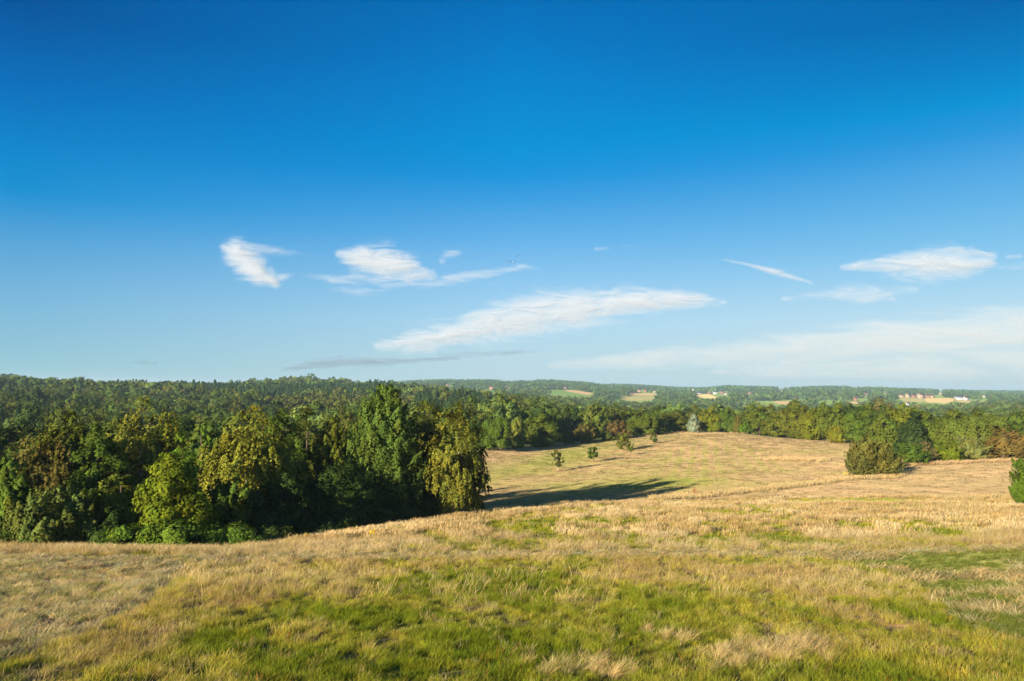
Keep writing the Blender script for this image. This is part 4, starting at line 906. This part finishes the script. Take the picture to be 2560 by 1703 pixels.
def house(X, Yb, w, dp, h, wallm, roofm, lab, nm='farmhouse', hip=.45, chim=1, dm=1100, rot=0.3, tower=0, nwin=3):
    w, dp, h = w * .85, dp * .85, h * .88
    p = hit(X, Yb, dm); root = bpy.data.objects.new(nm, None); COL.objects.link(root); root.location = (p[0], p[1], p[2]); root.rotation_euler = (0, 0, rot)
    tag(root, lab, 'house' if nm != 'barn' else 'barn', 'far farm buildings')
    rh = dp * hip; a, b = w / 2, dp / 2
    V, Q = box(-a, a, -b, b, -1.5, h)
    gv = np.array([(-a, -b, h), (-a, b, h), (-a, 0, h + rh), (-a, 0, h + rh), (a, -b, h), (a, b, h), (a, 0, h + rh), (a, 0, h + rh)], float); gq = np.array([(0, 1, 2, 3), (4, 5, 6, 7)])
    pieces('wall', [(V, Q), (gv + np.array([[.02, 0, 0]] * 4 + [[-.02, 0, 0]] * 4), gq)], wallm, root)
    t = .25; e = .4
    rv = []; 
    for s in (-1, 1):
        y0, z0 = s * (b + e), h - e * rh / b
        q = np.array([(-a - e, y0, z0), (a + e, y0, z0), (a + e, 0, h + rh), (-a - e, 0, h + rh)], float); V = np.concatenate([q, q + np.array([0, 0, t])])
        rv.append((V, np.array([(0, 1, 2, 3), (7, 6, 5, 4), (0, 4, 5, 1), (1, 5, 6, 2), (2, 6, 7, 3), (3, 7, 4, 0)])))
    rf_ = pieces('roof', rv, roofm, root)
    for c in range(chim):
        cx = a * (.7 if c == 0 else -.7); pieces('chimney', [box(cx - .5, cx + .5, -.4, .4, h + rh - .6, h + rh + 1.3)], M_BRICK, rf_)
    for fl in range(2 if h > 4 else 1):
        for i in range(nwin):
            x0 = -a + (i + .5) * w / nwin
            if fl == 0 and i == nwin // 2: pieces('door', [box(x0 - .5, x0 + .5, -b - .06, -b - .01, 0, 2.1)], M_DOOR, root); continue
            pieces('window', [box(x0 - .6, x0 + .6, -b - .05, -b - .01, 1.0 + fl * 2.7, 2.2 + fl * 2.7)], M_PANE, root)
    if tower:
        n8 = 8; th = np.linspace(0, 2 * math.pi, n8, endpoint=False); r1, r2 = 3.4, 2.4; tx = -a - 5
        V = np.concatenate([np.stack([tx + r1 * np.cos(th), r1 * np.sin(th), np.full(n8, -1.)], 1), np.stack([tx + r2 * np.cos(th), r2 * np.sin(th), np.full(n8, tower * 1.)], 1)])
        pieces('tower', [(V, np.array([(i, (i + 1) % n8, n8 + (i + 1) % n8, n8 + i) for i in range(n8)]))], wallm, root)
        V = np.concatenate([np.stack([tx + (r2 + .3) * np.cos(th), (r2 + .3) * np.sin(th), np.full(n8, tower * 1.)], 1), np.stack([tx + .05 * np.cos(th), .05 * np.sin(th), np.full(n8, tower + 4.5)], 1)])
        pieces('tower_cap', [(V, np.array([(i, (i + 1) % n8, n8 + (i + 1) % n8, n8 + i) for i in range(n8)]))], M_WHITE, root)
HS = [
 (1120, 967, 9, 8, 5.5, M_CREAM, M_TILE, 'small bright house alone beside the pale green fields'),
 (1229, 974, 14, 9, 6, M_CREAM, M_TILE, 'pinkish house among trees above the green strips of field'),
 (1268, 972, 9, 8, 5, M_BRICK, M_TILE, 'small red brick house right of the pinkish house'),
 (1414, 974, 14, 9, 5, M_CREAM, M_TILE, 'red roofed house at the top corner of the big green field'),
 (1598, 980, 13, 9, 5, M_CREAM, M_TILE, 'left house of the three behind the brown strip fields'),
 (1614, 981, 14, 9, 6, M_BRICK, M_TILE, 'red brick house, middle of the three behind the brown strip fields'),
 (1637, 982, 8, 8, 5, M_WHITE, M_TILE, 'small pale house, right of the three behind the brown strip fields'),
 (1745, 986, 26, 9, 5, M_WHITE, M_SLATE, 'long white building with a white mill tower on the far hill'),
 (1775, 985, 13, 9, 5, M_BRICK, M_TILE, 'red house between the white mill and the white house'),
 (1788, 986, 15, 9, 7.5, M_WHITE, M_SLATE, 'tall white house right of the white mill'),
 (1806, 985, 14, 9, 6, M_BRICK, M_TILE, 'red brick house on the right of the white village group'),
 (1814, 987, 9, 8, 5, M_WHITE, M_TILE, 'small white cottage at the right end of the white village group'),
 (1876, 986, 19, 10, 5, M_CREAM, M_TILE, 'low pinkish house standing alone right of the village'),
 (1951, 976, 9, 8, 5, M_WHITE, M_TILE, 'small white house just under the skyline beside a tan strip'),
 (2138, 1003, 9, 8, 7, M_BRICK, M_TILE, 'tall narrow brick house behind the hedge oaks'),
 (2164, 989, 14, 9, 5, M_CREAM, M_TILE, 'pink house among trees left of the hillside farm'),
 (2213, 985, 16, 8, 4, M_WHITE, M_TILE, 'low white house high among trees left of the hillside farm'),
 (2254, 993, 15, 9, 5, M_CREAM, M_TILE, 'leftmost red roofed house of the hillside farm row'),
 (2270, 994, 16, 9, 7, M_CREAM, M_TILE, 'tall pink house in the hillside farm row'),
 (2284, 995, 12, 9, 6, M_BRICK, M_TILE, 'brick house left of the large orange house'),
 (2302, 996, 20, 10, 9, M_CREAM, M_TILE, 'large orange rendered house, biggest of the hillside farm row'),
 (2320, 994, 16, 9, 4, M_BRICK, M_TILE, 'low red house right of the large orange house'),
 (2331, 995, 9, 8, 5, M_CREAM, M_TILE, 'small pink house at the right end of the hillside farm row'),
 (2352, 987, 7, 7, 6, M_CREAM, M_TILE, 'small narrow house in the trees above the hillside farm'),
 (2400, 1000, 28, 14, 4, M_WHITE, M_SHEET, 'long barn with a pale metal roof beside the golden field'),
 (2415, 1001, 14, 9, 6, M_WHITE, M_TILE, 'white gabled house with red roof beside the long barn'),
 (2460, 993, 9, 8, 5, M_WHITE, M_TILE, 'small white house among the trees near the right border'),
 (2269, 1016, 7, 7, 6, M_WHITE, M_SLATE, 'small white house showing between the hedge oaks'),
]
HS_AT = []
for k, (X_, Yb, w, dp, h, wm, rm, lab) in enumerate(HS):
    house(X_, Yb, w, dp, h, wm, rm, lab, nm='barn' if 'barn' in lab else 'mill' if 'mill tower' in lab else 'farmhouse', chim=0 if 'barn' in lab else 1, rot=[.3, -.4, .1, .6, -.15][k % 5], tower=14 if 'mill tower' in lab else 0, dm=900 if X_ == 2269 else 1100)

# ------------------------------------------------------------------ gulls
M_GULL = new_mat('gull_plumage'); nt = M_GULL.node_tree
a = N(nt, 'ShaderNodeAttribute'); a.attribute_name = 'col'; b = N(nt, 'ShaderNodeBsdfDiffuse'); nt.links.new(a.outputs['Color'], b.inputs[0]); o = N(nt, 'ShaderNodeOutputMaterial'); nt.links.new(b.outputs[0], o.inputs[0])
def gull(X, Y, D, span, bank, heading, up, lab):
    nb, ns = 9, 8
    yb = np.linspace(-.28, .30, nb); rb = np.array([.01, .035, .06, .075, .078, .065, .048, .045, .008])
    th = np.linspace(0, 2 * math.pi, ns, endpoint=False)
    V = np.concatenate([np.stack([r * np.cos(th), np.full(ns, y), r * .9 * np.sin(th) + .01 * y], 1) for y, r in zip(yb, rb)])
    i = np.arange(nb - 1)[:, None] * ns; j = np.arange(ns)[None]; Q = np.stack([i + j, i + (j + 1) % ns, i + ns + (j + 1) % ns, i + ns + j], -1).reshape(-1, 4)
    C = np.full((len(V), 3), .85); parts = [(V, Q, C, 0)]
    for s in (-1, 1):
        t = np.linspace(0, 1, 7); xx = s * (.04 + t * span / 2); zz = .04 + up * np.sin(t * 2.2) * .5 - .28 * up * t * t; sweep = np.where(t < .45, .10 * t, .045 - .28 * (t - .45)); ch = np.interp(t, [0, .45, 1], [.17, .15, .02])
        top = np.stack([xx, sweep + .09, zz], 1); bot = np.stack([xx, sweep + .09 - ch, zz], 1)
        V = np.concatenate([top + [0, 0, .01], bot + [0, 0, .01], bot - [0, 0, .01], top - [0, 0, .01]]); q = []
        for a0 in range(6):
            for r0 in range(4): q.append((r0 * 7 + a0, r0 * 7 + a0 + 1, ((r0 + 1) % 4) * 7 + a0 + 1, ((r0 + 1) % 4) * 7 + a0))
        cc = np.interp(np.tile(t, 4), [0, .15, .3, .8, 1], [.6, .2, .08, .05, .02]); parts.append((V, np.array(q), np.stack([cc, cc, cc * 1.06], 1), 0))
    tv = np.array([(-.04, -.22, .0), (.04, -.22, .0), (.09, -.42, -.01), (-.09, -.42, -.01), (-.04, -.22, .015), (.04, -.22, .015), (.09, -.42, .0), (-.09, -.42, .0)]); parts.append((tv, np.array([(0, 1, 2, 3), (7, 6, 5, 4), (0, 4, 5, 1), (2, 6, 7, 3), (1, 5, 6, 2), (3, 7, 4, 0)]), (.85, .85, .85), 0))
    V, Q, C, Mi = merge(parts); o = link('gull', mesh_np('gull', V, Q, [M_GULL], col=C, smooth=False)); d = ray(X, Y); o.location = tuple(d * D); o.rotation_euler = (R(14), R(bank), R(heading))
    tag(o, lab, 'bird', 'gulls in flight')
gull(1206, 671, 190, 1.35, 2, 175, .12, 'lone gull gliding lowest and farthest left above the cloud streak')
gull(1271, 654, 185, 1.35, -4, 165, .30, 'left gull of the close pair, wings arched')
gull(1282, 655, 180, 1.35, 6, 195, .34, 'right gull of the close pair, wingtip drooping')
gull(1295, 641, 200, 1.35, 14, 170, .38, 'highest gull flying above the close pair, wings raised')

# ------------------------------------------------------------------ small things in the grass
M_YEL = plain('yellow_plastic', (.80, .62, .10), .5)
for k, (X_, Yb, h) in enumerate(((1717, 1240, .55), (1731, 1244, .5))):
    p = hit(X_, Yb, 80); V, Q = tube([(0, 0, -.1), (0, 0, h * .5), (.02, 0, h), (.02, 0, h + .02)], [.07, .07, .065, .01], 10)
    o = link('marker_post', mesh_np('marker_post', V, Q, [M_YEL], smooth=True), loc=tuple(p)); tag(o, ('pale yellow marker post standing left of the rusty dock plant', 'lower pale yellow marker post right beside the rusty dock plant')[k], 'post', 'marker posts at the field edge')
def herb(nm, X_, Yb, h, w, stemc, headc, lab, cat, dm=30, seed=1):
    p = hit(X_, Yb, dm); g = np.random.default_rng(seed); st = []; hp = []
    for s in range(9):
        a = g.uniform(0, 6.28); e = np.array([math.cos(a) * w * g.uniform(.2, .5), math.sin(a) * w * g.uniform(.2, .5), h * g.uniform(.75, 1)])
        v, q = tube([(0, 0, -.05), e * .5 + [0, 0, .06], e], [.012, .01, .006], 4); st.append((v, q, (1, 1, 1), 0)); hp.append(e + g.normal(0, w * .07, (40, 3)) * [1, 1, .8 if headc[0] > .5 else 4])
    root = bpy.data.objects.new(nm, None); COL.objects.link(root); root.location = tuple(p); tag(root, lab, cat)
    V, Q, C, Mi = merge(st); link('stem', mesh_np('stem', V, Q, [plain(nm + '_stem', stemc)]), root)
    hp = np.concatenate(hp); V, Q = quads(hp, g.normal(size=hp.shape) + [0, 0, .5], .045, g); link('flower_head', mesh_np('flower_head', V, Q, [plain(nm + '_head', headc)]), root)
herb('dock_plant', 1737, 1242, .95, .6, (.25, .10, .05), (.30, .08, .04), 'rusty red seeding dock plant beside the yellow marker posts', 'plant', 80, 3)
herb('ragwort', 930, 1352, .7, .4, (.15, .20, .04), (.80, .55, .02), 'yellow flowering ragwort in the tall dry grass below the tall upswept tree', 'plant', 40, 4)
herb('ragwort', 766, 1352, .5, .25, (.15, .20, .04), (.80, .55, .02), 'small yellow ragwort in the dry grass near the bramble mounds', 'plant', 40, 5)
herb('ragwort', 2114, 1196, .9, .7, (.15, .20, .04), (.80, .55, .02), 'yellow ragwort growing at the left foot of the large sunlit bush', 'plant', 80, 6)

# ------------------------------------------------------------------ clouds: thin, wide ice clouds far behind the hills
def cloud_mat(name, base, opac, sx, sy):
    m = new_mat(name); nt = m.node_tree
    at = N(nt, 'ShaderNodeAttribute'); at.attribute_name = 'thin'; g = N(nt, 'ShaderNodeNewGeometry')
    mp = N(nt, 'ShaderNodeMapping'); mp.inputs[3].default_value = (sx, sx, sy); mp.inputs[2].default_value = (0, R(8), 0); nt.links.new(g.outputs['Position'], mp.inputs[0])
    n1 = N(nt, 'ShaderNodeTexNoise'); n1.inputs['Scale'].default_value = 1.0; n1.inputs['Detail'].default_value = 8; n1.inputs['Roughness'].default_value = .62; n1.inputs['Distortion'].default_value = .8
    nt.links.new(mp.outputs[0], n1.inputs['Vector'])
    v = math_n(nt, 'SUBTRACT', n1.outputs[0], .5); v = math_n(nt, 'MULTIPLY', v, 1.65); v = math_n(nt, 'ADD', at.outputs['Fac'], v)
    mr = N(nt, 'ShaderNodeMapRange', interpolation_type='SMOOTHSTEP'); mr.inputs[1].default_value = .06; mr.inputs[2].default_value = 1.2; mr.inputs[3].default_value = 0; mr.inputs[4].default_value = opac
    nt.links.new(v, mr.inputs[0])
    lim = math_n(nt, 'MULTIPLY', at.outputs['Fac'], 3.2, True); al = math_n(nt, 'MULTIPLY', mr.outputs[0], lim)
    d = N(nt, 'ShaderNodeBsdfDiffuse'); d.inputs[0].default_value = base + (1,); t = N(nt, 'ShaderNodeBsdfTransparent'); mx = N(nt, 'ShaderNodeMixShader')
    nt.links.new(al, mx.inputs[0]); nt.links.new(t.outputs[0], mx.inputs[1]); nt.links.new(d.outputs[0], mx.inputs[2])
    o = N(nt, 'ShaderNodeOutputMaterial'); nt.links.new(mx.outputs[0], o.inputs[0]); return m
CD = 17500.0
def cloud(strokes, mat, lab, grp=None, pad=2.6):
    P = np.array([p[:2] for s in strokes for p in s], float); rmax = max(p[2] for s in strokes for p in s) * pad
    x0, x1, y0, y1 = P[:, 0].min() - rmax, P[:, 0].max() + rmax, P[:, 1].min() - rmax, P[:, 1].max() + rmax
    nx = int((x1 - x0) / 3.5) + 2; ny = int((y1 - y0) / 3.5) + 2
    gx, gy = np.meshgrid(np.linspace(x0, x1, nx), np.linspace(y0, y1, ny)); m = np.zeros_like(gx)
    for s in strokes:
        for a, b in zip(s[:-1], s[1:]):
            ax, ay, ar, aa = a; bx, by, br, ba = b; L2 = (bx - ax) ** 2 + (by - ay) ** 2 + 1e-6
            t = np.clip(((gx - ax) * (bx - ax) + (gy - ay) * (by - ay)) / L2, 0, 1)
            d = np.hypot(gx - ax - t * (bx - ax), gy - ay - t * (by - ay)); r = (ar + (br - ar) * t) * 1.25; am = aa + (ba - aa) * t
            m = np.maximum(m, am * np.exp(-(d / r) ** 2))
    m = np.where(m < .03, 0, m - .03)
    D = CD + 0 * gx
    def P3(off):
        dirs = (F_[None] + R_[None] * ((gx.ravel() - 1280) / PX_F)[:, None] + U_[None] * ((851.5 - gy.ravel()) / PX_F)[:, None]); dirs /= dirs[:, 1:2]
        return dirs * (D.ravel() + off * m.ravel())[:, None]
    keep = np.zeros((ny - 1, nx - 1), bool); mm = m > 0
    keep = mm[:-1, :-1] | mm[1:, :-1] | mm[:-1, 1:] | mm[1:, 1:]
    idx = np.arange(nx * ny).reshape(ny, nx); q = np.stack([idx[:-1, :-1], idx[:-1, 1:], idx[1:, 1:], idx[1:, :-1]], -1)[keep]
    V = np.concatenate([P3(-60), P3(60)]); Q = np.concatenate([q, q[:, ::-1] + nx * ny])
    used, inv = np.unique(Q, return_inverse=True); V = V[used]; Q = inv.reshape(Q.shape); mt = np.concatenate([m.ravel(), m.ravel()])[used] * .9
    o = link('cloud', mesh_np('cloud', V, Q, [mat], smooth=True, attrs={'thin': ('FLOAT', mt)})); tag(o, lab, 'cloud', grp); return o
MC = cloud_mat('ice_cloud', (.345, .40, .505), .74, .0011, .0044); MC2 = cloud_mat('thin_ice_cloud', (.345, .40, .505), .55, .0010, .0048); MCG = cloud_mat('grey_cloud', (.12, .17, .26), .6, .0008, .006)  # low streaks get a darker grey-blue base colour
cloud([[(562, 622, 12, .8), (592, 632, 26, 1.1), (618, 654, 30, 1.15), (652, 685, 24, 1.1), (688, 706, 11, .9)], [(600, 618, 16, .8), (655, 624, 14, .6), (720, 632, 8, .3), (770, 634, 6, .1)], [(690, 700, 12, .6), (730, 690, 9, .2)], [(535, 626, 8, .2), (580, 632, 18, .6)]], MC, 'small white comma shaped cloud, leftmost in the sky')
cloud([[(848, 636, 12, .8), (905, 648, 26, 1.0), (960, 655, 32, 1.0), (1020, 672, 26, .95), (1085, 690, 10, .5)], [(860, 690, 8, .25), (960, 695, 14, .5), (1080, 680, 10, .4)], [(905, 618, 5, .4), (985, 618, 8, .4)]], MC, 'feathery white cloud right of the comma shaped one')
cloud([[(1060, 700, 8, .4), (1160, 692, 14, .6), (1250, 680, 10, .6), (1305, 668, 9, .7), (1345, 672, 5, .2)], [(1240, 682, 4, .4), (1300, 700, 4, .25)]], MC2, 'slender pale wisp under the gulls')
cloud([[(1105, 650, 10, .5), (1140, 628, 16, .4), (1165, 612, 10, .2)]], MC2, 'faint hooked wisp right of the feathery cloud')
cloud([[(740, 690, 8, .25), (850, 700, 14, .45), (980, 712, 10, .4), (1100, 706, 12, .45), (1240, 708, 6, .2)]], MC2, 'faint long streaks beneath the feathery cloud')
cloud([[(830, 722, 6, .3), (900, 728, 14, .5), (970, 725, 8, .3)]], MC2, 'faint patch of cloud below the feathery cloud')
cloud([[(945, 870, 12, .6), (1030, 855, 24, .95), (1130, 835, 28, .95), (1240, 805, 36, 1.0), (1350, 785, 40, 1.0), (1470, 768, 36, 1.0), (1600, 752, 26, 1.0), (1700, 750, 19, .95), (1810, 755, 8, .5)], [(1200, 782, 5, .4), (1310, 775, 9, .5)]], MC, 'long white cloud slanting up to the right above the hills')
cloud([[(2105, 668, 7, .5), (2200, 662, 18, .8), (2310, 664, 32, 1.0), (2400, 660, 32, 1.0), (2475, 650, 18, .8)], [(2200, 690, 8, .3), (2330, 690, 20, .5)]], MC, 'smooth white lens shaped cloud high on the right')
cloud([[(1960, 748, 6, .4), (2060, 738, 13, .6), (2160, 735, 22, .65), (2290, 722, 10, .4)], [(2130, 755, 8, .4), (2230, 748, 10, .4)]], MC2, 'thin streaked cloud under the lens shaped cloud')
cloud([[(1808, 650, 2.5, .5), (1880, 664, 5, .8), (1950, 684, 7, .85), (2030, 708, 3.5, .5)]], MC2, 'narrow slanting vapour trail left of the lens shaped cloud')
cloud([[(1490, 624, 7, .5), (1520, 622, 6, .4)], [(1560, 616, 7, .5), (1595, 614, 6, .3)]], MC2, 'two tiny wisps high above the long white cloud')
cloud([[(2520, 642, 5, .6), (2552, 640, 5, .6)], [(2500, 668, 6, .3), (2560, 665, 12, .5)]], MC2, 'small wisps at the right border beside the lens shaped cloud')
cloud([[(690, 928, 5, .35), (770, 912, 11, .75), (850, 904, 13, .8), (960, 908, 10, .7), (1060, 900, 7, .6), (1150, 896, 4, .4)]], MCG, 'flat grey cloud bank low above the left horizon')
cloud([[(1095, 886, 5, .6), (1200, 886, 7, .7), (1300, 882, 6, .6), (1375, 879, 3, .3)]], MCG, 'thin grey streak low under the long white cloud')
cloud([[(330, 906, 5, .5), (390, 907, 6, .4)]], MCG, 'tiny grey streak low over the left horizon')
MV = cloud_mat('veil_cloud', (.37, .41, .48), .45, .0004, .0030)
cloud([[(1380, 915, 12, .5), (1700, 892, 24, .7), (2050, 862, 36, .9), (2400, 835, 48, 1.0), (2800, 815, 60, 1.0)], [(1800, 925, 20, .5), (2300, 910, 34, .7), (2800, 900, 44, .8)]], MV, 'broad pale veil of thin cloud low over the right hills')
cloud([[(1960, 908, 9, .5), (1985, 915, 15, .6), (2010, 912, 9, .4)]], MC2, 'small puff low above the right hills')

# ------------------------------------------------------------------ air between the eye and the hills
USE_HAZE = True
if USE_HAZE:
    V, Q = box(-34000, 34000, -60, 15300, -95, 34)
    hzm = new_mat('haze'); nt = hzm.node_tree
    pv = N(nt, 'ShaderNodeVolumePrincipled'); pv.inputs['Density'].default_value = 0.00011; pv.inputs['Color'].default_value = (.55, .80, 1.0, 1); pv.inputs['Anisotropy'].default_value = 0.0
    o = N(nt, 'ShaderNodeOutputMaterial'); nt.links.new(pv.outputs[0], o.inputs['Volume'])
    o = link('haze', mesh_np('haze', V, Q, [hzm])); tag(o, 'thin blue haze filling the air over the valley', kind='stuff')
print('grass tufts', N_GRASS, 'wood rest', len(rest), 'individual', len(sel), 'placed', len(PLACED), 'cnt', cnt[sel].min())
